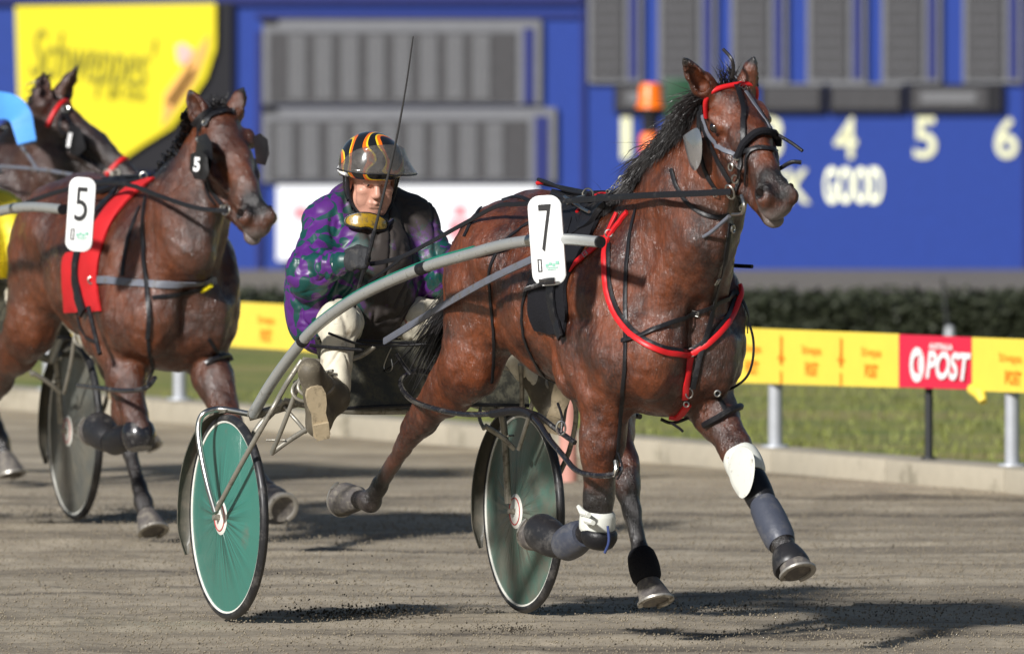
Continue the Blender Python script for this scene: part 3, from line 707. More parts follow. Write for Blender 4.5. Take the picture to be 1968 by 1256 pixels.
# ------------------------------------------------------------------ setting: ground, kerb, grass, hedge, board
def ground_mat(name, c1, c2, c3, sc=3.0, bump=.6, fine=60):
    m = bpy.data.materials.new(name); m.use_nodes = True; n = m.node_tree.nodes; l = m.node_tree.links; b = n['Principled BSDF']; b.inputs['Roughness'].default_value = .92
    tc = n.new('ShaderNodeTexCoord'); mp = n.new('ShaderNodeMapping'); mp.inputs['Rotation'].default_value = (0, 0, R(24)); mp.inputs['Scale'].default_value = (1, .35, 1); l.new(tc.outputs['Object'], mp.inputs['Vector'])
    def nz(scale, det, v): 
        q = n.new('ShaderNodeTexNoise'); q.inputs['Scale'].default_value = scale; q.inputs['Detail'].default_value = det; q.inputs['Roughness'].default_value = .65; l.new(v, q.inputs['Vector']); return q.outputs['Fac']
    def mixc(f, A, B, lo, hi):
        r = n.new('ShaderNodeMapRange'); r.inputs['From Min'].default_value = lo; r.inputs['From Max'].default_value = hi; l.new(f, r.inputs['Value'])
        q = n.new('ShaderNodeMix'); q.data_type = 'RGBA'; l.new(r.outputs['Result'], q.inputs['Factor'])
        for s_, v in (('A', A), ('B', B)):
            if isinstance(v, tuple): q.inputs[s_].default_value = v + (1,)
            else: l.new(v, q.inputs[s_])
        return q.outputs['Result']
    a = nz(sc, 7, mp.outputs[0]); f = nz(fine * 1.5, 8, tc.outputs['Object'])
    mp2 = n.new('ShaderNodeMapping'); mp2.inputs['Scale'].default_value = (.10, .75, 1); l.new(tc.outputs['Object'], mp2.inputs['Vector'])
    shade_tint = nz(2.3, 5, mp2.outputs[0])  # wide bands: painted cast shadow on the dirt, plain tint on grass and paving
    c = mixc(a, c1, c2, .35, .65); c = mixc(shade_tint, c, c3, .46, .66); c = mixc(f, c, tuple(x * .35 for x in c1), .50, .72); c = mixc(nz(fine * 2.6, 4, tc.outputs['Object']), c, tuple(min(1, x * 1.5) for x in c1), .56, .78)
    l.new(c, b.inputs['Base Color'])
    s = n.new('ShaderNodeMath'); s.operation = 'MULTIPLY_ADD'; s.inputs[1].default_value = .35; l.new(f, s.inputs[0]); l.new(a, s.inputs[2])
    bp = n.new('ShaderNodeBump'); bp.inputs['Strength'].default_value = bump * .5; bp.inputs['Distance'].default_value = .004; l.new(s.outputs[0], bp.inputs['Height']); l.new(bp.outputs['Normal'], b.inputs['Normal']); return m

M['dirt'] = ground_mat('track_dirt', (.45, .385, .285), (.30, .25, .18), (.085, .068, .05))  # last colour is the painted shadow bands across the track
M['grass'] = ground_mat('grass', (.24, .25, .05), (.11, .16, .03), (.32, .26, .10), 2.0, .8, 40)
M['pave'] = ground_mat('grey_pavement', (.22, .195, .155), (.17, .15, .125), (.13, .12, .10), .8, .2, 30)
M['kerb'] = mat('pale_concrete', (.40, .36, .28), .85, var=.12, mud=.25, mudcol=(.2, .18, .13), mudscale=3, bump=.3, bscale=30)
# track surface as a relief sheet: fine near the horses, coarse to the horizon
def relief():
    xs = np.concatenate([[-300, -60, -20, -8, -4, -3], np.arange(-2.6, 3.0, .018), [3.5, 5, 9, 20, 60, 300]]); ys = np.concatenate([[5, 30, 44], np.arange(50, 72.01, .045), [74, 80, 120, 300, 800]])
    X, Y = np.meshgrid(xs, ys, indexing='ij'); V = np.stack([X, Y, np.zeros_like(X)], -1).reshape(-1, 3)
    c = math.cos(R(24)); s_ = math.sin(R(24)); A = np.stack([V[:, 0] * c + V[:, 1] * s_, (V[:, 0] * -s_ + V[:, 1] * c) * .25, V[:, 2]], -1)
    z = wnoise(A, 1.1, 21) * .0045 + wnoise(A, 3.5, 22) * .0022 + wnoise(V, 6, 23) * .0018 + wnoise(V, 17, 24) * .0007 + np.random.normal(size=len(V)) * .0007 - .012 * (np.exp(-((A[:, 1] * 4 + 0.9) % 2.3 - 1.1) ** 2 / .006) + .7 * np.exp(-((A[:, 1] * 4 + 2.0) % 3.1 - 1.5) ** 2 / .004)) * (wnoise(A, 1.2, 31) > -.4)
    m = (V[:, 0] > -2.55) & (V[:, 0] < 2.9) & (V[:, 1] > 50.5) & (V[:, 1] < 71.5)
    V[:, 2] = np.where(m, z - .006, 0); ny = len(ys); i, j = np.meshgrid(np.arange(len(xs) - 1), np.arange(ny - 1), indexing='ij'); a = (i * ny + j).ravel()
    return mesh_np('dirt_track', V, np.stack([a, a + ny, a + ny + 1, a + 1], 1))
tag(link('dirt_track', relief(), None, [M['dirt']]), kind='structure')

# fence line on the ground
FA, FB = G(345, 768, .10), G(1945, 895, .10); FA.z = FB.z = 0; FD = (FB - FA); FL = FD.length; FD.normalize(); FN = Vector((FD.y, -FD.x, 0))   # FN towards the camera
if FN.y > 0: FN = -FN
def fl(t, off=0, z=0): p = FA + FD * t - FN * -off; return Vector((p.x, p.y, z))   # off > 0 = towards the camera
def tpx(px, off=0.0):       # parameter along the fence under a pixel column
    lo, hi = -20, 30
    for _ in range(50):
        mid = (lo + hi) / 2; p = fl(mid, off) - CO; x = 984 + p.x * FPX / p.dot(CF)
        if x < px: lo = mid
        else: hi = mid
    return lo
far = 16
tY = -(94.5 - FA.y) / abs(FD.y) + .0
g = [fl(tY, -.10, .004), fl(40, -.10, .004), Vector((80, 94.5, .004))]
tag(MB().add(g, [[0, 1, 2]]).build('grass', M['grass'], None), kind='structure')
tag(MB().add([(-80, 94.5, .008), (80, 94.5, .008), (80, 300, .008), (-80, 300, .008)], [[0, 1, 2, 3]]).build('pavement', M['pave'], None), kind='structure')
kb = MB(); ang = math.atan2(FD.y, FD.x)
Mk = Matrix.Translation(FA) @ Matrix.Rotation(ang, 4, 'Z'); sgn = -1 if (Mk.to_3x3() @ Vector((0, 1, 0))).dot(FN) < 0 else 1
for k in range(-16, 24):
    kb.box((k * 1.2 + .004, min(sgn * -.12, sgn * .16), -.02), (k * 1.2 + 1.196, max(sgn * -.12, sgn * .16), .10), Mk, .012)
tag(kb.build('kerb', M['kerb'], None), 'pale low concrete kerb running along the foot of the rail', 'kerb', kind='structure')
# grass blades near the rail (reads as lawn, uncountable)
b = MB()
for _ in range(16000):
    t = random.uniform(-3, 13); d = random.random() ** 1.3 * 16; p = fl(t, 0, .004) - FN * (d + .03)
    if p.y > 94: continue
    h = random.uniform(.02, .05); w_ = random.uniform(.004, .009); a = random.uniform(0, 3.14); u = Vector((math.cos(a), math.sin(a), 0)) * w_; tp = p + Vector((random.gauss(0, .012), random.gauss(0, .012), h))
    b.add([p - u, p + u, tp], [[0, 1, 2]])
m = mat('grass_blades', (.185, .205, .045), .7, var=.25)
tag(b.build('lawn_grass', m, None, False, recalc=False), 'green lawn grass growing behind the rail', 'grass', kind='stuff')

def topy(px): return 632 + (px - 1490) * .039 if px > 1200 else 580 + (px - 455) * .0495
def boty(px): return 737 + (px - 1490) * .032 if px > 1200 else 666 + (px - 455) * .0675
def zof(px, py, t, off=.045):    # height on the banner plane under a pixel row
    p = fl(t, off) - CO; d = ray(px, py); k = (p.y) / d.y; return (CO + d * k).z
# rail posts
M['postgrey'] = mat('galvanised_post', (.42, .44, .47), .5, .3); M['postdark'] = mat('dark_post', (.02, .022, .024), .6)
def post(px, mt_, label, grp, r=.032, base=True):
    t = tpx(px); p = fl(t, 0, .10); rt = empty('rail_post', Matrix.Translation(p), label=label, cat='post', group=grp)
    tt = tpx(px, .045); h = zof(px, topy(px), tt, .045) - .13
    MB().tube([(0, 0, 0), (0, 0, h * .38), (0, 0, h)], r, 16).build('upright', mt_, rt)
    MB().lathe([(0, .012), (r * 1.8, .012), (r * 1.9, .008), (r * 1.9, 0)], Matrix.Rotation(R(90), 4, 'X'), 20).build('foot_plate', mt_, rt)
    MB().box((-.02, -.05, h - .07), (.02, .012, h - .03)).build('bracket', M['postdark'], rt)
    return rt
for px, lb in ((345, 'silver rail post left of the green wheel, below the yellow banner'), (1490, 'silver rail post right of the horse, under the yellow banner'), (1945, 'silver rail post at the right edge of the photo'), (95, 'silver rail post behind the muddy wheel at far left')):
    post(px, M['postgrey'], lb, 'silver posts of the rail')
post(1785, M['postdark'], 'thin black rail post under the red banner', None, .018)

# text helper: writing as thin raised meshes fitted in a box (local x right, z up, facing -y)
def text_mb(string, w_, h_, shear=0, bold=0.0, space=1.0):
    cu = bpy.data.curves.new('t', 'FONT'); cu.body = string; cu.size = 1; cu.shear = shear; cu.offset = bold; cu.resolution_u = 4; cu.space_character = space; cu.extrude = .0
    o = bpy.data.objects.new('t', cu); COL.objects.link(o); dg = bpy.context.evaluated_depsgraph_get(); dg.update()
    me = bpy.data.meshes.new_from_object(o.evaluated_get(dg)); vs = [v.co.copy() for v in me.vertices]; fs = [list(p.vertices) for p in me.polygons]
    bpy.data.objects.remove(o); x0 = min(v.x for v in vs); x1 = max(v.x for v in vs); y0 = min(v.y for v in vs); y1 = max(v.y for v in vs)
    return [Vector(((v.x - (x0 + x1) / 2) / (x1 - x0) * w_, 0, (v.y - (y0 + y1) / 2) / (y1 - y0) * h_)) for v in vs], fs
def writing(string, name, w_, h_, Mx, mt_, parent=None, **kw):
    vs, fs = text_mb(string, w_, h_, **kw); b = MB().add([Mx @ v for v in vs], fs); return b.build(name, mt_, parent, False, recalc=False)

# banners on the rail: cloth panels following the rail line
M['yel'] = mat('banner_yellow', (.86, .66, .08), .55, var=.05, bump=.4, bscale=4); M['orange'] = mat('print_orange', (.85, .30, .02), .55); M['redb'] = mat('banner_red', (.70, .02, .06), .55, var=.05); M['whiteb'] = mat('print_white', (.85, .85, .85), .5)
def banner(px0, px1, y0, y1, mt_, name, label, segs=12):
    t0, t1 = tpx(px0, .045), tpx(px1, .045); top = zof(px0, y0[0], t0), zof(px1, y0[1], t1); bot = zof(px0, y1[0], t0), zof(px1, y1[1], t1)
    rt = empty(name, Matrix.Translation(fl((t0 + t1) / 2, .045, 0)), label=label, cat='banner', group='advertising banners on the rail'); iv = rt.matrix_world.inverted()
    b = MB(); vs = []; n = max(2, int((t1 - t0) / .08))
    for i in range(n + 1):
        u = i / n; t = t0 + (t1 - t0) * u; a = top[0] + (top[1] - top[0]) * u; c = bot[0] + (bot[1] - bot[0]) * u; wv = .004 * math.sin(t * 9) + .003 * math.sin(t * 23)
        for z_, o_ in ((c, .045 + wv), (a, .045), (a, .038), (c, .038 + wv)): vs.append(iv @ fl(t, o_, z_))
    fs = [[i * 4 + k, i * 4 + (k + 1) % 4, i * 4 + 4 + (k + 1) % 4, i * 4 + 4 + k] for i in range(n) for k in range(4)] + [[0, 1, 2, 3], [n * 4 + k for k in (3, 2, 1, 0)]]
    b.add(vs, fs).build('cloth', mt_, rt); 
    def put(s_, pxc, yc, wd, hh, mm, nm='print', **kw):
        t = tpx(pxc, .055); u = (t - t0) / (t1 - t0); a = top[0] + (top[1] - top[0]) * u; c = bot[0] + (bot[1] - bot[0]) * u
        X = Matrix.Translation(iv @ fl(t, .055, c + (a - c) * yc)) @ Matrix.Rotation(ang, 4, 'Z')
        return writing(s_, nm, wd, hh, X, mm, rt, **kw)
    return rt, put, (t0, t1, top, bot, iv)
for k, (a_, c_, lb) in enumerate(((-140, 455, 'yellow banner on the rail left of the number 5 horse'), (455, 575, 'yellow banner on the rail between the number 5 horse and the driver in purple'), (575, 1420, 'yellow banner on the rail behind the driver and the number 7 horse'), (1420, 1727, 'yellow banner with orange print right of the number 7 horse'))):
    rt, put, _ = banner(a_, c_, (topy(a_), topy(c_)), (boty(a_), boty(c_)), M['yel'], 'rail_banner', lb)
    x = {0: 20, 1: 510, 2: 625, 3: 1443}[k]
    while x < c_ - 30:
        put('Schweppes', x, .63, .20, .05, M['orange'], bold=.01); put('POST', x + 0, .30, .13, .06, M['orange'], bold=.03)
        if x + 57 < c_ - 10:
            put('|', x + 57, .62, .016, .13, M['orange']); put('+', x + 57, .48, .07, .05, M['orange'], bold=.03); put('|', x + 57, .12, .016, .06, M['orange'])
        x += 115
rt, put, _ = banner(1727, 1868, (topy(1727) + 1, topy(1868) + 1), (boty(1727) - 1, boty(1868) - 1), M['redb'], 'rail_banner', 'red banner with white POST lettering on the rail')
put('POST', 1822, .44, .46, .125, M['whiteb'], shear=.25, bold=.035); put('AUSTRALIA', 1808, .80, .24, .028, M['whiteb'], bold=.03); put('O', 1762, .44, .15, .155, M['whiteb'], shear=.05, bold=.05); put('(', 1768, .44, .04, .12, M['whiteb'], bold=.03)
rt, put, _ = banner(1868, 2160, (topy(1868) + 1, topy(2160)), (boty(1868) + 1, boty(2160) + 4), M['yel'], 'rail_banner', 'yellow banner at the right end of the rail with a loose corner')
for x in (1940, 2060): put('Schweppes', x, .63, .22, .05, M['orange'], bold=.01); put('POST', x + 5, .28, .15, .06, M['orange'], bold=.03)
MB().tube([fl(tpx(p_, .05), .05, zof(p_, boty(p_) + dy, tpx(p_, .05))) for p_, dy in ((1868, -2), (1884, 6), (1890, 22))], [.025, .03, .018], 10).build('loose_corner', M['yel'], rt).matrix_parent_inverse = rt.matrix_world.inverted()
rt.children[0].name = 'cloth'
t0 = tpx(-140); t1 = tpx(2160)
tag(MB().tube([fl(t0, .0, .46), fl(t1, .0, .46)], .018, 10).build('rail', M['postgrey'], None), 'grey rail tube behind the advertising banners', 'rail')

# low hedge
core = MB(); hl = MB(); HX0, HX1 = -6.5, 6.5
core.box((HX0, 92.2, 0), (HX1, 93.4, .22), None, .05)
for _ in range(24000):
    f = random.random(); x = random.uniform(HX0, HX1)
    y, z_ = (92.15 + random.gauss(0, .02), random.uniform(0, .27)) if f < .6 else (random.uniform(92.1, 93.5), .25 + random.gauss(0, .022))
    p = Vector((x, y, z_)); u = Vector((random.gauss(0, 1), random.gauss(0, 1), random.gauss(0, 1))).normalized() * .028; v = u.orthogonal().normalized() * .018
    hl.add([p - u, p + v, p + u, p - v], [[0, 1, 2, 3]])
rt = empty('hedge', Matrix.Translation((0, 92.8, 0)), label='low dark green clipped hedge between the lawn and the blue board', cat='hedge'); 
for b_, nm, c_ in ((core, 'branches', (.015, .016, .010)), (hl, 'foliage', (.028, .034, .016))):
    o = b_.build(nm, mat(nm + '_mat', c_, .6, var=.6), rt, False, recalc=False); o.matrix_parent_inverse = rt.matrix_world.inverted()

# garden lamp stake
p = P(1825, 604, 91.5); rt = empty('path_lamp', Matrix.Translation((p.x, 91.5, 0)), label='thin grey lamp stake standing before the hedge at the right', cat='lamp')
s91 = 91.5 / FPX; MB().tube([(-.01, 0, 0), (-.012, 0, .12), (-.04, 0, .40)], [.012, .010, .008], 8).build('stake', M['postdark'], rt)
MB().lathe([(0, .14), (.022, .13), (.034, .05), (.036, 0)], Matrix.Rotation(R(90), 4, 'X'), 16).build('base', M['postgrey'], rt)

# ---------------------------------------------------------------- the blue tote board and everything on it
BY = 108.6; bs = BY / FPX
def bp(px, py): return P(px, py, BY)
M['blue'] = mat('board_blue', (.011, .043, .27), .5, var=.12, bump=.1); M['bluedk'] = mat('board_blue_dark', (.012, .02, .14), .5)
M['panel'] = mat('dark_display_panel', (.055, .054, .058), .55, var=.2, bump=.6, bscale=30); M['louvre'] = mat('grey_louvre', (.16, .163, .172), .55, var=.1); M['frame'] = mat('grey_frame', (.17, .175, .19), .5)
M['cream'] = mat('cream_numeral', (.80, .80, .52), .5); M['lit'] = mat('lit_cream', (.9, .9, .6), .5, emit=.5); M['bdark'] = mat('board_shadow_gap', (.01, .01, .014), .8)  # the last one is the plain black of display surrounds, sign backing and poles
M['byel'] = mat('sign_yellow', (.82, .70, .015), .5, var=.04); M['bwhite'] = mat('sign_white', (.85, .87, .9), .45, var=.03); M['olive'] = mat('olive_ink', (.25, .23, .02), .6)
board = empty('tote_board', Matrix.Translation((0, BY, 0)), label='large blue tote board with grey display panels and cream numbers', cat='tote board'); BI = board.matrix_world.inverted()
def brect(mb, x0, y0, x1, y1, d0, d1, bev=0):
    a, c = bp(x0, y1), bp(x1, y0); mb.box((a.x, BY - d1, max(a.z, 0)), (c.x, BY - d0, c.z), BI, bev); return mb
brect(MB(), -500, -700, 2500, 545, -.5, 0).build('wall', M['blue'], board)
for r_ in ((1966, -700, 1974, 560, .0, .05), (1116, -700, 1124, 545, .0, .03), (492, 25, 1112, 34, .0, .03), (492, 60, 502, 545, 0, .04)): brect(MB(), *r_).build('trim', M['bluedk'], board)
brect(MB(), -500, -30, 1118, 8, .003, .05).build('top_beam', M['bluedk'], board)
# right display panels
for x0, x1 in ((1138, 1196), (1272, 1338), (1412, 1474), (1558, 1626), (1702, 1770), (1858, 1926)):
    f = brect(MB(), x0 - 8, -160, x1 + 38, 160, .003, .045).build('display_frame', M['frame'], board)
    b = MB(); brect(b, x0, -150, x1, 150, .047, .065); 
    b.build('display', M['panel'], f)
    c = MB()
    for yy in range(-140, 150, 22): brect(c, x0 + 6, yy, x1 - 6, yy + 3, .067, .07)
    c.build('slats', M['frame'], f); brect(MB(), x1 + 12, -150, x1 + 30, 152, .047, .052).build('inset', M['bluedk'], f)
for k, (x0, x1) in enumerate(((1180, 1300), (1310, 1440), (1462, 1582), (1592, 1735), (1745, 1925))):
    f = brect(MB(), x0, 162, x1, 215, .003, .06).build('small_display', M['bdark'], board); brect(MB(), x0 + 8, 168, x1 - (28 if k == 4 else 8), 209, .062, .072).build('display', M['panel'], f)
    if k in (0, 4): brect(MB(), x0 + 25, 176, x1 - 50, 198, .074, .08).build('bar', M['louvre'], f)
    else: brect(MB(), x0, 160, x1, 165, .062, .07).build('bar', M['frame'], f)
def bwrite(s_, xc, yc, wpx, hpx, mm, nm='numeral', d=.012, **kw):
    p_ = bp(xc, yc); return writing(s_, nm, wpx * bs, hpx * bs, BI @ Matrix.Translation((p_.x, BY - d, p_.z)), mm, board, **kw)
for s_, x in (('1', 1203), ('2', 1335), ('3', 1482), ('4', 1625), ('5', 1778), ('6', 1934)): bwrite(s_, x, 265, 44 if s_ != '1' else 20, 80, M['cream'], bold=.015)
bwrite('TRACK', 1440, 358, 235, 68, M['cream'], 'track_word', bold=.02); bwrite('GOOD', 1640, 356, 112, 70, M['lit'], 'good_word', bold=.02)
# left louvred result boards
for (x0, y0, x1, y1, xr) in ((505, 38, 1040, 200, 1000), (505, 207, 1068, 350, 1022)):
    f = brect(MB(), x0, y0, x1, y1, .003, .05).build('result_frame', M['frame'], board)
    brect(MB(), x0 + 12, y0 + 24, xr - 8, y1 - 4, .052, .06).build('backing', M['panel'], f)
    brect(MB(), xr + 6, y0 + 16, x1 - 14, y1 - 2, .052, .06).build('inset', M['bluedk'], f)
    st = (xr - x0 - 45) / 9.0
    for k in range(9 if y0 > 100 else 8):
        a = x0 + (25 if y0 > 100 else 50) + k * (50.5 if y0 > 100 else 50.5); c = MB(); yy = y0 + 30
        while yy < y1 - 10: brect(c, a, yy, a + 33, yy + 5, .062, .072); yy += 6.2
        c.build('louvre_column', M['louvre'], f)
    brect(MB(), x0 - 2, y0 - 3, x0 + 26, y0 + 6, .052, .075).build('lamp_hood', M['bdark'], f)
# white sign
ws = empty('white_sign', Matrix.Translation((bp(750, 505).x, BY - .1, 0)), label='white sign with pale red marks behind the driver in purple', cat='sign'); WI = ws.matrix_world.inverted()
def wrect(mb, I, x0, y0, x1, y1, d0, d1): 
    a, c = bp(x0, y1), bp(x1, y0); return mb.box((a.x, BY - d1, a.z), (c.x, BY - d0, c.z), I, 0)
wrect(MB(), WI, 532, 356, 1032, 500, .08, .11).build('face', M['bwhite'], ws)
M['pink'] = mat('faded_red_print', (.75, .28, .32), .5)
for x, y, w_, h_ in ((578, 408, 26, 24), (884, 405, 24, 22), (888, 440, 50, 36)): wrect(MB(), WI, x - w_ / 2, y - h_ / 2, x + w_ / 2, y + h_ / 2, .111, .114).build('print', M['pink'], ws)
# yellow drink sign, its lower right cut on the diagonal over a black panel
ys = empty('yellow_sign', Matrix.Translation((bp(220, 140).x, BY - .1, 0)), label='yellow hanging sign with script lettering above the horses at left', cat='sign'); YI = ys.matrix_world.inverted()
def poly(pts, d0, d1, I, mt_, nm, par):
    q = [bp(x, y) for x, y in pts]; b = MB(); n = len(q); vs = [I @ Vector((p_.x, BY - d, p_.z)) for d in (d0, d1) for p_ in q]
    return b.add(vs, [list(range(n)), list(range(n, 2 * n))[::-1]] + [[k, k + n, (k + 1) % n + n, (k + 1) % n] for k in range(n)]).build(nm, mt_, par, False)
poly([(416, 4), (446, 4), (446, 330), (190, 330), (270, 279), (345, 230), (402, 108)], .01, .06, YI, M['bdark'], 'black_backing', ys)
poly([(30, 12), (415, 6), (415, 92), (396, 150), (362, 200), (332, 243), (274, 279), (200, 330), (40, 330)], .062, .10, YI, M['byel'], 'face', ys)
p_ = bp(178, 125); writing("Schweppes'", 'lettering', 235 * bs, 125 * bs, YI @ Matrix.Translation((p_.x, BY - .112, p_.z)) @ Matrix.Rotation(R(6), 4, 'Y'), M['olive'], ys, shear=.15)
p_ = bp(245, 178); writing("of the", 'lettering', 70 * bs, 25 * bs, YI @ Matrix.Translation((p_.x, BY - .112, p_.z)) @ Matrix.Rotation(R(6), 4, 'Y'), M['olive'], ys, shear=.15).name = 'small_lettering'
M['peach'] = mat('print_peach', (.85, .45, .12), .5); M['palepink'] = mat('print_pale_pink', (.80, .50, .45), .5); M['palegreen'] = mat('print_pale_green', (.72, .70, .35), .5)
for pts, mm in (([(316, 180), (360, 120), (402, 66), (398, 100), (376, 156), (312, 246)], M['peach']), ([(338, 88), (352, 82), (372, 96), (362, 126), (342, 120)], M['palepink']), ([(322, 196), (366, 132), (376, 128), (372, 146), (332, 206)], M['palegreen'])):
    poly(pts, .102 + .003 * mm.name.count('a'), .106 + .003 * mm.name.count('a'), YI, mm, 'print_stroke', ys)
# amber beacon pair and green box
bc = P(1250, 300, 100); by_ = 100; s100 = by_ / FPX; rt = empty('beacon_mast', Matrix.Translation((bc.x, by_, 0)), label='black mast carrying two round amber lamps behind the horse mane', cat='beacon')
M['amber'] = mat('amber_lens', (.85, .16, .004), .35, emit=.12)
zt = P(1250, 160, by_).z; z1 = P(1250, 208, by_).z; z2 = P(1250, 255, by_).z; z3 = P(1250, 295, by_).z
MB().lathe([(.0, zt), (.055, zt), (.068, zt - .03), (.072, z1 + .03), (.088, z1 + .01), (.088, z1)], Matrix.Rotation(R(90), 4, 'X'), 24).build('amber_lamp', M['amber'], rt)
MB().lathe([(.0, z2), (.05, z2), (.066, z2 - .02), (.066, z3 + .02), (.07, z3)], Matrix.Rotation(R(90), 4, 'X'), 24).build('amber_lamp', M['amber'], rt)
MB().lathe([(.0, z1 - .001), (.085, z1 - .001), (.05, z1 - .05), (.05, z2 + .002), (.0, z2 + .002)], Matrix.Rotation(R(90), 4, 'X'), 24).tube([(0, 0, z3), (0, 0, 0)], .04, 12).build('mast', M['bdark'], rt)
M['gbox'] = mat('dark_green_box', (.006, .055, .02), .5)
g_ = P(1305, 200, 101); rt = empty('signal_box', Matrix.Translation((g_.x, 101, 0)), label='dark green box on a pole beside the amber lamps', cat='signal box')
MB().box((-.09, -.06, P(1300, 230, 101).z), (.08, .06, P(1300, 150, 101).z), None, .01).build('case', M['gbox'], rt); MB().tube([(0, 0, 0), (0, 0, P(1300, 230, 101).z)], .02, 10).build('pole', M['bdark'], rt)
# pink marker post beyond the far wheel
p = G(1092, 925); rt = empty('marker_post', Matrix.Translation((p.x, p.y, 0)), label='faded pink marker post standing behind the far wheel and foreleg', cat='marker post')
M['salmon'] = mat('faded_pink_paint', (.52, .25, .20), .6); MB().lathe([(0, .42), (.030, .42), (.036, .40), (.040, .0)], Matrix.Rotation(R(90), 4, 'X'), 20).build('shaft', M['salmon'], rt); MB().lathe([(0, .44), (.024, .44), (.03, .42), (.03, .42)], Matrix.Rotation(R(90), 4, 'X'), 20).build('cap', M['whiteb'], rt)

# clods and loose dirt thrown up on the track
b = MB()
def clod(p, r):
    bm = bmesh.new(); bmesh.ops.create_icosphere(bm, subdivisions=1, radius=r); vs = [p + v.co * random.uniform(.6, 1.3) for v in bm.verts]; bm.verts.index_update(); fs = [[v.index for v in f.verts] for f in bm.faces]; bm.free(); b.add(vs, fs)
for _ in range(420):
    px = random.gauss(690, 75); q = G(px, 1182 + random.gauss(0, 5)); clod(q + Vector((0, 0, abs(random.gauss(0, .012)))), random.uniform(.0015, .0055))
for cx, cy, sx, sy, n_ in ((980, 1207, 40, 4, 160), (1390, 1165, 60, 6, 120), (160, 985, 90, 8, 300), (1700, 1175, 200, 9, 160), (300, 1110, 260, 25, 120), (1000, 1090, 500, 50, 200), (1250, 1168, 60, 4, 90), (1000, 1230, 600, 18, 260)):
    for _ in range(n_):
        q = G(cx + random.gauss(0, sx), min(cy + random.gauss(0, sy), 1330)); clod(q, random.uniform(.0012, .0042))
for _ in range(120):
    q = P(random.gauss(690, 110), 1180 - abs(random.gauss(0, 60)), 60.2); 
    if q.z > 0: clod(q, random.uniform(.001, .0035))
tag(b.build('dirt_clods', mat('dark_clod', (.045, .037, .026), .95, var=.4), None, False, recalc=False), 'dark crumbs of dirt thrown up on the track', 'dirt', kind='stuff')

# loose grit lying on the surface: low-poly crumbs of the track's own dirt
def grit(n, x0, x1, y0, y1, r0, r1, seed):
    g = np.random.RandomState(seed); y = g.uniform(y0, y1, n); x = g.uniform(x0, x1, n) * y / 60; r = r0 + (r1 - r0) * g.uniform(0, 1, n) ** 3
    o = np.array([[1, 0, 0], [0, 1, 0], [-1, 0, 0], [0, -1, 0], [0, 0, 1], [0, 0, -1]], float); V = o[None] * g.uniform(.6, 1.3, (n, 6, 1)) * r[:, None, None]; a = g.uniform(0, 6.28, n); c, s_ = np.cos(a)[:, None], np.sin(a)[:, None]
    V = np.stack([V[:, :, 0] * c - V[:, :, 1] * s_, V[:, :, 0] * s_ + V[:, :, 1] * c, V[:, :, 2]], -1) + np.stack([x, y, r * .3], -1)[:, None]
    F = np.array([[0, 1, 4], [1, 2, 4], [2, 3, 4], [3, 0, 4], [1, 0, 5], [2, 1, 5], [3, 2, 5], [0, 3, 5]]); Q = (F[None] + (np.arange(n) * 6)[:, None, None]).reshape(-1, 3)
    me = bpy.data.meshes.new('track_grit'); me.vertices.add(n * 6); me.vertices.foreach_set('co', V.astype(np.float32).ravel()); me.loops.add(Q.size); me.loops.foreach_set('vertex_index', Q.astype(np.int32).ravel())
    me.polygons.add(len(Q)); me.polygons.foreach_set('loop_start', np.arange(0, Q.size, 3, dtype=np.int32)); me.polygons.foreach_set('loop_total', np.full(len(Q), 3, dtype=np.int32)); me.update(calc_edges=True); return me
tag(link('track_grit', grit(75000, -2.0, 2.1, 56.5, 74, .0012, .0055, 5), None, [mat('grit', (.24, .205, .15), .95, var=.5)]), 'loose crumbs of pale dirt strewn over the track', 'dirt', kind='stuff')

# ------------------------------------------------------------------ horse 7
fr7 = Frame(712, 60.0, 27)
J7 = dict(
    head=((1409, 152, .022), 20, 42, 8),
    ear_r=((1313, 112, -.17), (.75, -.65, .1)), ear_l=((1449, 110, .10), (.5, .85, 0)),
    fr_elbow=('L', 2.16, -.155, .86), fr_knee=(1148, 1005, -.15), fr_fet=(1088, 1050, -.15), fr_cor=(1056, 1040, -.15), fr_sole=(1028, 1012, -.15), fr_toe=(.2, 0, -1),
    fl_elbow=('L', 2.28, .155, .90), fl_knee=(1432, 893, .18), fl_fet=(1503, 1045, .18), fl_cor=(1517, 1072, .18), fl_sole=(1527, 1105, .18), fl_toe=(1, .1, .3),
    hr_stifle=('L', 1.14, -.17, .95), hr_hock=(800, 815, -.15), hr_fet=(712, 962, -.15), hr_cor=(688, 958, -.15), hr_sole=(664, 947, -.15), hr_toe=(-.1, -.3, -1),
    hl_stifle=('L', 1.52, .15, .90), hl_hock=(1205, 935, .13), hl_fet=(1237, 1092, .13), hl_cor=(1246, 1120, .13), hl_sole=(1254, 1158, .13), hl_toe=(1, .1, 0),
    hock_back_l=(-.05, 0, .02), hock_back_r=(-.055, 0, .0))
h7 = Horse(fr7, J7, M['coat7'], 'dark bay horse wearing number 7 and a red breast collar in full stride')

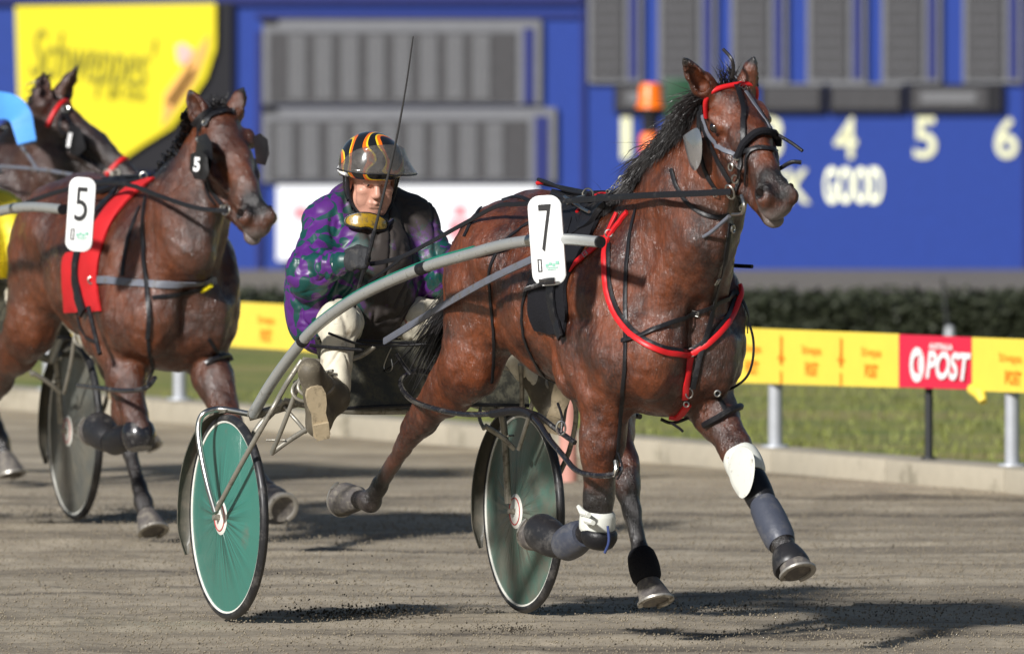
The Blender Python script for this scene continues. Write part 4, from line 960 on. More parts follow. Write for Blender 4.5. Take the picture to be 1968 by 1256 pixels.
# ------------------------------------------------------------------ tack of the number 7 horse
def plate(hr, c, wd, ht, U, V_, digit, digit_wh, parent, small=True):
    """number plate: rounded white plastic board centred at c, U right, V up (unit vectors, local)"""
    N_ = U.cross(V_); pts = []; r = wd * .36
    for cx, cy, a0 in ((1, 1, 0), (-1, 1, 90), (-1, -1, 180), (1, -1, 270)):
        for k in range(7):
            a = R(a0 + 15 * k); pts.append(U * (cx * (wd / 2 - r) + r * math.cos(a)) + V_ * (cy * (ht / 2 - r) + r * math.sin(a)))
    n = len(pts); vs = []
    for o, sc_ in ((-.006, .97), (-.004, 1), (.003, 1), (.006, .96)):
        vs += [c + p * sc_ + N_ * (o + .006 * math.cos(p.dot(U) / wd * 2.6) - .006) for p in pts]
    fs = [[i * n + k, i * n + (k + 1) % n, (i + 1) * n + (k + 1) % n, (i + 1) * n + k] for i in range(3) for k in range(n)] + [list(range(n))[::-1], [3 * n + k for k in range(n)]]
    o = MB().add(vs, fs).build('number_plate', M['whitepl'], parent)
    Mx = Matrix((tuple(U) + (0,), tuple(-N_) + (0,), tuple(V_) + (0,), (0, 0, 0, 1))).transposed()
    Mx.translation = c + N_ * .0066 + V_ * ht * .14; writing(digit, 'digit', digit_wh[0], digit_wh[1], Mx, M['ink'], o, bold=.0)
    if small:
        Mx.translation = c + N_ * .0052 - V_ * ht * .27 - U * wd * .22; b = MB()
        for x0, x1, y0, y1 in ((-.011, -.008, -.022, .022), (.000, .003, -.022, .022), (-.011, .003, -.022, -.019), (-.011, .003, .019, .022)): b.box((x0, -.001, y0), (x1, .002, y1), Mx)
        b.build('small_print', M['ink'], o)
        Mx.translation = c + N_ * .0056 - V_ * ht * .27 + U * wd * .13; b = MB()
        for x0, x1, y0, y1 in ((-.026, -.016, -.006, .004), (-.014, -.004, -.002, .008), (-.002, .008, -.006, .004), (.010, .022, .0, .012), (-.024, .018, -.012, -.009), (-.02, .01, -.018, -.0155)): b.box((x0, -.0004, y0), (x1, .001, y1), Mx)
        b.build('small_emblem', M['teal_ink'], o)
    return o

def catmull_px(p):
    return [(q.x, q.y) for q in catmull([(x, y, 0) for x, y in p + [p[0]]], 3)][:-1]
def cup(hh, pts, Fp, name, m, thick=.016, bulge=.02):
    """shallow shell with its own thickness, facing out from the animal's right side"""
    q = [hh.fr.inv(x, y, Fp) for x, y in pts]; c = sum(q, Vector()) / len(q); v = (hh.fr.I.to_3x3() @ Vector((0, 1, 0))); n = len(q); vs = [p + v * thick for p in q]
    for t in (0, .25, .5, .75): vs += [p.lerp(c, t) - v * bulge * math.sin(t * 1.57) for p in q]
    vs.append(c - v * bulge); fs = [list(range(n))[::-1]] + [[i * n + k, (i + 1) * n + k, (i + 1) * n + (k + 1) % n, i * n + (k + 1) % n] for i in range(4) for k in range(n)] + [[4 * n + k, 4 * n + (k + 1) % n, len(vs) - 1] for k in range(n)]
    return MB().add(vs, fs).build(name, m, hh.root)
h = h7
# breast collar
bc_ = h.strap('breast_collar', [(1208, 408), (1183, 440), (1166, 470), (1163, 520), (1170, 570), (1190, 615), (1222, 650), (1262, 672), (1300, 680), (1330, 680), (1366, 655), (1398, 620), (1418, 580), (1424, 545)], .017, M['red'], .006, lift=.006)
h.strap('lining', [(1170, 470), (1168, 520), (1175, 568), (1195, 610), (1226, 645), (1264, 666), (1300, 674), (1328, 674), (1363, 650), (1393, 616), (1414, 575)], .020, M['black'], .003, bc_, lift=.003)
h.strap('chest_drop', [(1328, 680), (1323, 705), (1318, 740), (1316, 765)], .020, M['red'], .004, bc_)
h.strap('chest_drop', [(1322, 775), (1312, 790), (1298, 805), (1285, 815)], .022, M['red'], .006, bc_)
h.ring('ring', h.surf(1322, 752, .012)[0], .012, .0025, M['steel'], bc_, sy=1.4); h.ring('ring', h.surf(1317, 771, .014)[0], .009, .0025, M['steel'], bc_)
h.ring('ring', h.surf(1330, 676, .012)[0], .014, .0025, M['steel'], bc_)
h.strap('shoulder_tug', [(1160, 465), (1135, 484), (1110, 505), (1095, 525)], .019, M['red'], .004, bc_, lift=.007)
h.strap('shoulder_tug', [(1188, 410), (1176, 435), (1164, 462)], .013, M['red'], .004, bc_, lift=.008)
h.buckle(1128, 490, .016, .024, 55, bc_); h.ring('ring', h.surf(1176, 452, .014)[0], .013, .003, M['steel'], bc_); h.ring('knot', h.surf(1160, 466, .010)[0], .010, .008, M['red'], bc_)
# thin black straps
h.strap('hopple_hanger', [(1222, 402), (1210, 460), (1203, 540), (1202, 600), (1203, 660), (1201, 720), (1194, 780), (1188, 840), (1184, 885)], .013, M['black'])
h.strap('breast_strap', [(1198, 655), (1235, 645), (1290, 618), (1345, 597), (1395, 572), (1412, 560)], .014, M['black'], lift=.009); h.buckle(1338, 601, .024, .016, -15)
h.strap('martingale', [(1400, 430), (1394, 470), (1388, 510), (1376, 548), (1368, 590), (1358, 640), (1345, 690), (1330, 745)], .016, M['black'], lift=.009); h.buckle(1375, 538, .020, .022, 15)
h.strap('breast_strap', [(1412, 560), (1425, 580), (1438, 615), (1444, 640)], .013, M['black'], lift=.006)
h.free('loop_strap', [(1440, 620, .20), (1448, 655, .22), (1446, 695, .22), (1434, 725, .21), (1408, 745, .19), (1382, 750, .16)], .0045, M['black'])
# left forearm strap roll
fk = h.pt(h.J['fl_elbow']).lerp(h.pt(h.J['fl_knee']), .45)
h.roll('forearm_strap', [(1356, 816), (1375, 806), (1400, 790), (1425, 780), (1441, 774)], .013, M['black']); h.strap('forearm_hanger', [(1376, 752), (1385, 770), (1395, 792)], .014, M['black'])
h.ring('ring', h.surf(1378, 752, .012)[0], .010, .003, M['steel'])
# girth pad and saddle
pad = h.strap('saddle_pad', [(1110, 360), (1085, 400), (1066, 450), (1058, 500), (1054, 560), (1056, 610), (1060, 640)], [.20] * 6 + [.17] * 10 + [.145] * 10 + [.14] * 9 + [.13] * 8, M['fleece'], .010, lift=.010) if False else None
pad = h.drape('saddle_pad', [(1062, 352), (1052, 420), (1036, 500), (1024, 555), (1021, 600), (1032, 632)], [(1165, 385), (1150, 430), (1116, 490), (1091, 545), (1093, 600), (1086, 648)], M['fleece'], lift=.020, thick=.016)
P_, N_ = h.hits([(1100, 395), (1090, 450), (1078, 510), (1070, 560), (1078, 610), (1090, 650)])
MB().ribbon(P_, N_, [.085 - .055 * (i / (len(P_) - 1)) for i in range(len(P_))], .005, .026).build('girth', M['black'], h.root); h.buckle(1072, 574, .028, .020, 8)
P_, N_ = h.hits([(1030, 356), (1060, 362), (1100, 374), (1140, 384), (1180, 388)], smooth=2)
MB().ribbon(P_, N_, [.16] * len(P_), .012, .014).build('saddle', M['black'], h.root)
for a_ in ([(1035, 345, 0), (1050, 350, -.02), (1090, 366, -.05), (1130, 374, -.06)], [(1040, 352, .03), (1080, 360, 0), (1120, 368, -.02), (1160, 377, -.03), (1200, 370, -.02)], [(1060, 372, -.09), (1100, 385, -.10), (1140, 380, -.10), (1180, 372, -.06)]):
    h.free('back_strap', a_, .007, M['black'])
h.ring('terret', h.pt((1130, 374, -.11)), .022, .0032, M['steel'], nrm=(.5, -.8, 0)); h.ring('terret', h.pt((1196, 345, -.05)), .014, .003, M['steel'])
for k in range(7): h.ring('chain_link', h.pt((1168 + k * 5, 368 - k * 4, -.08)), .006, .002, M['steel'], nrm=(.6, -.6, (k % 2) * .9))
h.free('snap', [(1085, 378, -.14), (1100, 388, -.15), (1118, 400, -.16), (1132, 407, -.16)], .006, M['steel']); h.free('snap', [(1090, 392, -.14), (1108, 380, -.14), (1125, 376, -.13)], .004, M['steel'])
h.strap('wither_strap', [(1120, 420), (1145, 395), (1170, 378), (1190, 362)], .012, M['red'], .004, lift=.032); h.free('saddle_tip', [(1033, 352, 0), (1042, 350, 0)], .008, M['red'])
h.strap('back_band', [(925, 400), (905, 430), (893, 455)], .013, M['black']); h.strap('crupper_strap', [(960, 372), (1000, 380), (1035, 395)], .012, M['black'])
h.strap('rump_strap', [(1035, 440), (1010, 462), (975, 480), (940, 488), (915, 492)], .010, M['black'], lift=.006); h.strap('rump_strap', [(1030, 420), (1000, 440), (965, 470), (942, 520), (944, 580), (950, 640), (948, 690), (944, 735)], .010, M['black'])
h.strap('hopple_hanger', [(1032, 520), (1012, 560), (1004, 610), (1012, 660), (1032, 700), (1056, 740), (1072, 775)], .013, M['black']); h.free('hopple_hanger', [(1072, 775, -.24), (1080, 800, -.26), (1079, 830, -.27)], .005, M['black'])
# hopples: plastic hoops round gaskin and forearm
hk = h.pt(h.J['hr_hock'])
h.free('hopple', [(845, 722, -.07), (805, 712, -.06), (775, 725, -.13), (772, 745, -.22), (795, 770, -.27), (840, 786, -.29), (890, 795, -.28), (940, 795, -.27), (985, 789, -.26), (1012, 792, -.25), (1035, 812, -.26), (1055, 842, -.265), (1080, 872, -.27), (1108, 903, -.28), (1145, 913, -.27), (1180, 911, -.245), (1192, 900, -.20)], .010, M['blackp'])
h.free('hopple', [(1012, 792, -.25), (1035, 798, -.20), (1070, 825, -.15), (1105, 850, -.12)], .010, M['blackp'])
h.free('hopple_wrap', [(945, 795, -.27), (985, 789, -.26), (1010, 791, -.25), (1025, 800, -.255)], .015, M['black']); h.ring('ring', h.pt((1078, 822, -.27)), .016, .004, M['steel'], sy=1.5)
h.free('hopple_tail', [(790, 720, -.12), (778, 705, -.13), (768, 690, -.14), (762, 680, -.15)], .008, M['black'])
h.free('hanger_snap', [(1183, 885, -.235), (1184, 900, -.24), (1180, 915, -.245)], .008, M['steel']); h.free('hopple_ring', [(1188, 870, -.22), (1196, 900, -.23), (1186, 920, -.24)], .004, M['black'])
# hidden far side hopple (round left hind and left fore)
h.free('hopple', [(1230, 800, .25), (1180, 790, .24), (1120, 770, .25), (1090, 740, .30)], .010, M['blackp'])
h.free('belly_strap', [(1270, 805, .02), (1295, 812, .06), (1340, 795, .10), (1368, 782, .12)], .006, M['black']); h.free('strap_end', [(1290, 812, .0), (1305, 822, .0), (1312, 828, .0)], .005, M['black'])
h.free('strap_end', [(1410, 510, .22), (1425, 511, .24), (1446, 512, .26)], .007, M['black'])
# number plate with its clip
fU = Vector((.42, .0, 0)); U_ = (Vector((math.sin(R(10)), math.cos(R(10)), 0))); 
Ul = fr7.I.to_3x3() @ Vector((math.cos(R(8)), -math.sin(R(8)), 0)); Vl = Vector((0, 0, 1)); qv = Matrix.Rotation(R(4), 3, Ul.cross(Vl)); Ul = qv @ Ul; Vl = qv @ Vl
pc = h.pt((1051, 462, -.46)); plate(h, pc, .120, .315, Ul, Vl, '7', (.045, .165), h.root)
b = MB(); Mq = Matrix.Translation(h.pt((1052, 540, -.475))) @ Matrix((tuple(Ul) + (0,), tuple(-Ul.cross(Vl)) + (0,), tuple(Vl) + (0,), (0, 0, 0, 1))).transposed()
b.box((-.028, -.02, -.012), (.028, .01, .012), Mq, .004).box((-.085, -.014, -.010), (-.02, -.004, .004), Mq @ Matrix.Rotation(R(-14), 4, 'Y'), .002).build('plate_clip', M['blackp'], h.root)
# boots
def seg(n0, n1, t): a, c = h.pt(h.J[n0]), h.pt(h.J[n1]); return a.lerp(c, t)
o = h.boot('knee_boot', seg('fl_elbow', 'fl_knee', .86), seg('fl_knee', 'fl_fet', .16), .064, .060, M['whiteboot'], bulge=.008)
cup(h, catmull_px([(1408, 870), (1399, 895), (1404, 925), (1414, 945), (1426, 957), (1440, 945), (1449, 915), (1450, 882), (1440, 862), (1422, 858)]), .112, 'knee_shield', M['whiteboot'], .05, .010)
h.boot('shin_boot', seg('fl_knee', 'fl_fet', .14), seg('fl_knee', 'fl_fet', .50), .054, .050, M['black'], bulge=.004)
h.boot('tendon_boot', seg('fl_knee', 'fl_fet', .46), seg('fl_fet', 'fl_cor', .0), .052, .056, M['blueboot'], bulge=.006)
h.boot('bell_boot', seg('fl_fet', 'fl_cor', .35), seg('fl_cor', 'fl_sole', .62), .046, .072, M['rubber'], bulge=.004)
h.boot('knee_boot', seg('fr_elbow', 'fr_knee', .90), seg('fr_elbow', 'fr_knee', 1.07), .062, .064, M['whiteboot'], bulge=.004)
kn = h.pt(h.J['fr_knee']); h.boot('knee_pad', kn + Vector((.02, 0, -.02)), kn + Vector((.005, 0, -.085)), .064, .048, M['black'], bulge=.010)
P_ = [(1168, 1010, -.16), (1170, 1040, -.16), (1162, 1062, -.17), (1152, 1068, -.18)]; h.free('velcro_tab', P_[:3], .005, mat('blue_trim', (.03, .05, .16), .5))
b = MB(); 
for px, py in ((1120, 985), (1128, 1000)): b.tube([h.pt((px - 8, py - 12, -.21)), h.pt((px, py, -.22)), h.pt((px + 12, py + 4, -.225))], [.008, .013, .009], 8)
b.build('tape_knot', M['whiteboot'], h.root)
h.boot('tendon_boot', seg('fr_knee', 'fr_fet', .45), seg('fr_fet', 'fr_cor', .15), .052, .058, M['blueboot'], bulge=.008)
h.boot('bell_boot', seg('fr_fet', 'fr_cor', .25), seg('fr_cor', 'fr_sole', .8), .048, .066, M['rubber'], bulge=.010)
h.boot('ankle_boot', seg('hl_hock', 'hl_fet', .78), seg('hl_fet', 'hl_cor', .9), .047, .052, M['fleece'], bulge=.008)
h.boot('ankle_boot', seg('hr_hock', 'hr_fet', .86), seg('hr_fet', 'hr_cor', .45), .050, .052, M['black'], bulge=.004) if False else None

# bridle
h.wrap('browband', .012, .040, -112, 100, .0095, M['red'], .007)
h.strap('cheek_strap', [(1350, 205), (1352, 240), (1366, 275), (1385, 315), (1405, 350)], .016, M['black'], lift=.006)
h.strap('cheek_strap', [(1346, 215), (1345, 260), (1350, 300), (1362, 340), (1378, 362)], .014, M['black'], lift=.006)
h.strap('cheek_strap', [(1352, 222), (1362, 256), (1390, 288), (1418, 300)], .013, M['grey_strap'], lift=.006)
h.strap('face_strap', [(1412, 160), (1420, 185), (1428, 215), (1429, 250), (1428, 285)], .016, M['black'], lift=.008); h.strap('face_strap', [(1430, 178), (1445, 200), (1462, 225), (1478, 250)], .013, M['grey_strap'], lift=.009)
h.buckle(1425, 170, .030, .022, 40)
nb_ = h.roll('noseband', [(1424, 300), (1432, 280), (1448, 262), (1466, 257), (1484, 262), (1494, 280)], .014, M['fleece'], lift=.012)
h.strap('nose_strap', [(1424, 292), (1440, 290), (1462, 285), (1490, 292)], .014, M['black'], lift=.008); h.strap('nose_strap', [(1450, 285), (1438, 300), (1437, 330), (1436, 355)], .009, M['black'], lift=.008)
h.strap('drop_strap', [(1428, 290), (1424, 330), (1420, 370), (1418, 410)], .012, M['black'], lift=.01)
h.strap('throat_lash', [(1292, 325), (1300, 355), (1318, 385), (1345, 408), (1375, 418), (1398, 412)], .013, M['black'], lift=.006)
for (x, y, r_) in ((1410, 365, .020), (1417, 308, .011), (1412, 320, .010), (1415, 342, .011), (1413, 395, .009), (1400, 440, .010)):
    p, nr = h.surf(x, y, .020); h.ring('bit_ring', p, r_, .0035, M['steel'], nrm=nr, sy=1.3)
h.free('bit_shank', [(1425, 375, -.075), (1430, 395, -.08), (1425, 410, -.075), (1408, 412, -.07)], .006, M['steel'])
P_ = [h.surf(1325, 258, .02)[0], h.surf(1340, 252, .02)[0]]
# blinker shell: silver cup standing off the cheek
cup(h, catmull_px([(1312, 262), (1326, 252), (1340, 246), (1348, 262), (1349, 290), (1346, 312), (1336, 328), (1326, 318), (1318, 290)]), h.surf(1350, 280)[0].y - .045, 'cheek_shield', mat('silver_mirror', (.62, .62, .64), .22, .9), .006, .022)
h.free('strap_end', [(1486, 254, .11), (1520, 274, .14), (1542, 290, .16)], .0065, M['black']); h.free('strap_end', [(1496, 326, .10), (1520, 312, .13), (1540, 312, .16)], .0075, M['black']); h.free('strap_end', [(1402, 415, -.02), (1385, 430, -.03), (1368, 445, -.04), (1352, 455, -.05)], .007, M['grey_strap'])
h.strap('crown_strap', [(1330, 190), (1342, 200), (1350, 210)], .016, M['black']) 
# rein from bit to driver (near side)
pr = [fr7.inv(1405, 368, -.085), fr7.inv(1330, 372, -.13), fr7.inv(1230, 376, -.17), fr7.inv(1130, 383, -.17), fr7.inv(1000, 392, -.22), fr7.inv(955, 396, -.23), fr7.inv(900, 425, -.22), fr7.inv(840, 458, -.21), fr7.inv(780, 490, -.20), fr7.inv(742, 502, -.19), fr7.inv(712, 507, -.18)]
q = catmull(pr, 6); side = [Vector((.1, -1, .15))] * len(q)
rein = MB().ribbon(q, side, [.022 if k < 20 else .016 for k in range(len(q))], .0022).build('rein', M['black'], h.root)
q = catmull([fr7.inv(780, 490, -.20), fr7.inv(740, 520, -.20), fr7.inv(705, 545, -.20), fr7.inv(690, 560, -.19), fr7.inv(680, 600, -.18), fr7.inv(672, 640, -.17)], 6); MB().ribbon(q, [Vector((.1, -1, .15))] * len(q), .012, .002).build('rein_end', M['black'], rein)
h.buckle(1376, 368, .014, .030, 0)
q = catmull([fr7.inv(1440, 370, .10), fr7.inv(1330, 380, .2), fr7.inv(1180, 370, .2), fr7.inv(1000, 384, .23), fr7.inv(930, 420, .2), fr7.inv(870, 470, .18)], 6); MB().ribbon(q, [Vector((.1, 1, .15))] * len(q), .018, .002).build('rein', M['black'], h.root)
# hair
H = h.H
crest = [fr7.inv(1205, 385, 0), fr7.inv(1228, 345, 0), fr7.inv(1262, 290, 0), fr7.inv(1300, 230, 0), fr7.inv(1345, 175, 0)]
crest = []
for t in np.linspace(0, 1, 7):
    a = Vector((2.08, 0, 1.50)).lerp(H(0, .0, -.10), t); loc, nr, _, _ = h.bvh.find_nearest(a + Vector((-.3, 0, .35))); crest.append(Vector((loc.x, 0, loc.z)) - Vector((-.01, 0, .01)))
h.mane('mane', crest, ((-.40, -.85, -.65), (-.55, -.80, -.55)), 7000, .20, .0050, droop=.9)
h.mane('mane_wisps', crest, ((-1, -.2, .1), (-1, -.3, -.1)), 60, .30, .003, droop=.3)
h.mane('forelock', [H(-.03, -.02, -.04), H(.03, -.02, -.04)], ((-.2, 0, .6), (-.3, .1, .5)), 60, .10, .004, droop=.2); h.free('forelock_plait', [(1406, 150, 0), (1410, 130, 0), (1405, 112, -.01), (1390, 95, -.02)], .006, M['hair'])
dock = Vector((1.0, 0, 1.33))
h.mane('tail', [dock + Vector((.0, -.03, -.02)), dock + Vector((-.02, 0, 0)), dock + Vector((0, .03, -.02))], ((-.95, -.10, -.55), (-.95, -.10, -.55)), 1000, .66, .010, spread=.10, droop=.75)

# ------------------------------------------------------------------ sulky
def build_sulky(fr, jt, discs, label, mats, shaft_to=None):
    rt = empty('sulky', fr.M, label=label, cat='sulky', group='racing sulkies')
    inv = fr.inv; hw = .585; WR = .372
    for side, q, dm in (('right', -1, discs[0]), ('left', 1, discs[1])):
        W = empty('wheel', Matrix.Identity(4)); W.parent = rt; W.matrix_world = Matrix.Identity(4)
        W.matrix_local = Matrix.Translation((.0, -.572 if q < 0 else .625, WR - .002)) @ Matrix.Rotation(R(jt.get('yaw', -5)), 4, 'Z') @ Matrix.Rotation(R(20), 4, 'Y')
        MB().lathe([(0, -.034), (.05, -.033), (.12, -.027), (.24, -.018), (.343, -.009), (.343, .009), (.24, .018), (.12, .027), (.05, .033), (0, .034)], None, 72).build('disc_cover', dm, W)
        MB().lathe([(.341, -.012), (.347, -.0145), (.358, -.012), (.358, .012), (.347, .0145), (.341, .012), (.341, -.012)], None, 72).build('rim', M['whiterim'], W)
        MB().lathe([(.355 + .0165 * math.cos(a), .0165 * math.sin(a)) for a in [2 * math.pi * k / 14 for k in range(15)]], None, 80).build('tyre', M['rubber'], W)
        MB().lathe([(0, -.038), (.052, -.036), (.064, -.032), (.064, .032), (.052, .036), (0, .038)], None, 40).build('hub_plate', M['whiterim'], W)
        MB().lathe([(.047, -.0365), (.047, -.0385), (.051, -.0385), (.051, -.0355)], None, 36).build('hub_ring', M['redmark'], W)
        MB().lathe([(0, -.062), (.009, -.062), (.011, -.05), (.011, .05), (.009, .062), (0, .062)], None, 20, False).build('axle', M['tube'], W)
        # mudguard
        c = Vector((0, -.572 if q < 0 else .625, WR)); vs = []; K = 30
        for i in range(K + 1):
            a = R(92 + (203 - 92) * i / K); rr = .381; d = Vector((math.cos(a), 0, math.sin(a))); wd = .024 * min(1, .35 + i / 6, .35 + (K - i) / 5)
            for y_, o_ in ((-wd, -.006), (-wd, .0), (-wd * .5, .006), (wd * .5, .006), (wd, .0), (wd, -.006), (wd * .5, .002), (-wd * .5, .002)): vs.append(c + d * (rr + o_) + Vector((0, y_, 0)))
        fs = [[i * 8 + k, i * 8 + (k + 1) % 8, (i + 1) * 8 + (k + 1) % 8, (i + 1) * 8 + k] for i in range(K) for k in range(8)] + [list(range(8)), [K * 8 + k for k in range(8)][::-1]]
        MB().add(vs, fs).build('mudguard', M['fender_in'], rt)
        def T(name, pts, r, m): return MB().tube(catmull([Vector((p[0], p[1] * -q, p[2])) for p in pts], 6), r, 10).build(name, m, rt)
        I = jt['I']
        T('fork', [I(415, 985, -.665), I(398, 925, -.665), I(384, 855, -.665), I(382, 815, -.66), I(394, 793, -.64), I(425, 786, -.58), I(478, 795, -.52)], .0115, M['steel'] if q < 0 and jt.get('main') else M['tube'])
        T('strut', [I(414, 984, -.662), I(470, 880, -.655), I(524, 785, -.61), I(552, 735, -.53), I(580, 692, -.475)], .0095, M['tube'])
        T('strut', [I(522, 872, -.50), I(555, 790, -.49), I(590, 690, -.47)], .0085, M['tube'])
        T('arch', [I(478, 800, -.51), I(530, 786, -.42), I(575, 772, -.32)], .017, M['tube'])
        T('brace', [I(522, 870, -.49), I(555, 846, -.43), I(590, 824, -.36)], .010, M['tube']); T('brace', [I(546, 782, -.40), I(570, 808, -.37), I(588, 830, -.36)], .007, M['tube'])
        T('brace', [I(512, 845, -.5), I(548, 845, -.45)], .004, M['tube'])
        sp = [(486, 796, -.50), (520, 738, -.495), (560, 682, -.49), (600, 635, -.485), (650, 595, -.48), (700, 564, -.475), (760, 536, -.465), (830, 509, -.455), (900, 489, -.44), (970, 470, -.425), (1040, 460, -.41), (1095, 460, -.40), (1153, 465, -.385)]
        if q > 0: sp = sp[:-4] + [(930, 480, -.43)]
        sh = T('shaft', [I(*p) for p in sp], .0205, M['shaft'])
        cap = catmull([Vector((p[0], p[1] * -q, p[2])) for p in [I(*x) for x in sp]], 6)
        MB().tube([cap[-1] - (cap[-1] - cap[-4]).normalized() * .004, cap[-1] + (cap[-1] - cap[-4]).normalized() * .006], .0212, 14).build('end_cap', M['black'], sh)
        MB().tube([p + Vector((0, .002 * q, .0185)) for p in cap[10:50]], .0075, 8).build('green_stripe', M['shafttrim'], sh)
        for k_ in [k for k in (15, 40, 58) if k + 1 < len(cap)]: MB().tube([cap[k_], cap[k_ + 1].lerp(cap[k_], .2 if k_ != 40 else -.3)], .0225, 14).build('tape_band', M['black'] if k_ != 58 else M['steel'], sh)
        # stirrup
        c = Vector(I(600, 748, -.50)); c.y *= -q; u = Vector((.10, -.99 * 0 + .9 * 1, .1)).normalized(); v = Vector((.35, 0, -.94)).normalized()
        for rr, dz in ((.085, 0), (.075, .03)): MB().tube([c + Vector((dz, 0, dz * .5)) + u * rr * .9 * math.cos(t) + v * rr * .55 * math.sin(t) for t in [2 * math.pi * k / 24 for k in range(25)]], .0065, 8, False).build('stirrup_ring', M['tube'], rt)
        MB().tube([c + u * .08, Vector((c.x + .02, q * .48, c.z + .09))], .006, 8).build('stirrup_stay', M['tube'], rt)
        T('foot_peg', [I(565, 735, -.49), I(600, 720, -.46), I(640, 712, -.42)], .006, M['tube'])
    m = MB()
    m.tube(catmull([(.10, -.40, .79), (.16, -.2, .755), (.2, 0, .75), (.16, .2, .755), (.10, .40, .79), (.03, .52, .72), (0, .56, .40)], 8), .013, 10); m.build('axle_arch', M['tube'], rt)
    MB().tube(catmull([(.0, -.56, .42), (.05, -.50, .66), (.10, -.40, .79)], 8), .013, 10).build('axle_arch', M['tube'], rt)
    # seat
    MB().box((-.22, -.19, .87), (.08, .19, .93), None, .02).build('seat', M['black'], rt); MB().tube([(-.05, -.25, .86), (-.06, 0, .855), (-.05, .25, .86)], .014, 10).build('seat_bar', M['tube'], rt)
    # mud apron: sagging sheet between the arch and the shafts
    vs = []; n, k_ = 16, 10
    for i in range(n + 1):
        for j in range(k_ + 1):
            u = i / n; v = j / k_; S_ = -.34 + u * .84; z_ = .765 + .012 * math.sin(u * 3.1) + v * (.26 - .03 * math.sin(u * 3.14)); vs.append((.30 - .06 * v + .012 * math.sin(u * 11 + v * 4), S_, z_))
    fs = [[i * (k_ + 1) + j, (i + 1) * (k_ + 1) + j, (i + 1) * (k_ + 1) + j + 1, i * (k_ + 1) + j + 1] for i in range(n) for j in range(k_)]
    b = MB().add(vs, fs); nv = len(vs); b.add([Vector(v) + Vector((-.004, 0, 0)) for v in vs], [f[::-1] for f in fs]); ap = b.build('mud_apron', M['apron'], rt, recalc=False)
    MB().tube(catmull([(.25, -.34, 1.02), (.25, .1, .995), (.25, .5, 1.02)], 8), .006, 8).tube(catmull([(.305, -.34, .765), (.315, .1, .775), (.305, .5, .765)], 8), .007, 8).build('apron_edge', M['black'], ap)
    return rt

I7 = lambda px, py, s: fr7.inv(px, py, s)
sulky7 = build_sulky(fr7, dict(I=I7, main=1), (M['disc7'], M['disc7far']), 'sulky with bright green wheel discs and grey shafts behind the number 7 horse', M)
def T7(name, pts, r, m, **k): return MB().tube(catmull([fr7.inv(*p) for p in pts], 6), r, 10).build(name, m, sulky7)
q = catmull([fr7.inv(x, y, s) for x, y, s in ((738, 656, -.15), (800, 618, -.22), (860, 582, -.30), (940, 537, -.38), (1022, 498, -.415))], 6)
MB().ribbon(q, [Vector((.1, -1, .1))] * len(q), .026, .004).build('brace_strap', M['grey_strap'], sulky7)
T7('cable', [(880, 590, -.2), (820, 640, -.15), (770, 690, -.1), (738, 712, -.1)], .003, M['black']); T7('cable', [(632, 640, -.5), (670, 655, -.4), (700, 662, -.3), (760, 664, -.2), (830, 660, -.1)], .005, M['black'])
T7('cross_tube', [(583, 690, -.47), (640, 695, -.35), (690, 685, -.25), (720, 665, -.2)], .009, M['tube']); T7('cable', [(595, 663, -.48), (640, 668, -.4), (700, 672, -.3)], .007, M['black'])
T7('cable_loop', [(752, 668, -.1), (742, 690, -.1), (738, 706, -.1), (746, 715, -.1), (754, 706, -.1), (752, 690, -.1)], .002, M['steel'])
T7('far_tube', [(870, 690, .1), (960, 705, .3), (1050, 720, .45), (1110, 705, .5)], .008, M['tube']); T7('far_tube', [(1000, 700, .35), (1003, 740, .38), (1003, 790, .4)], .009, M['tube'])

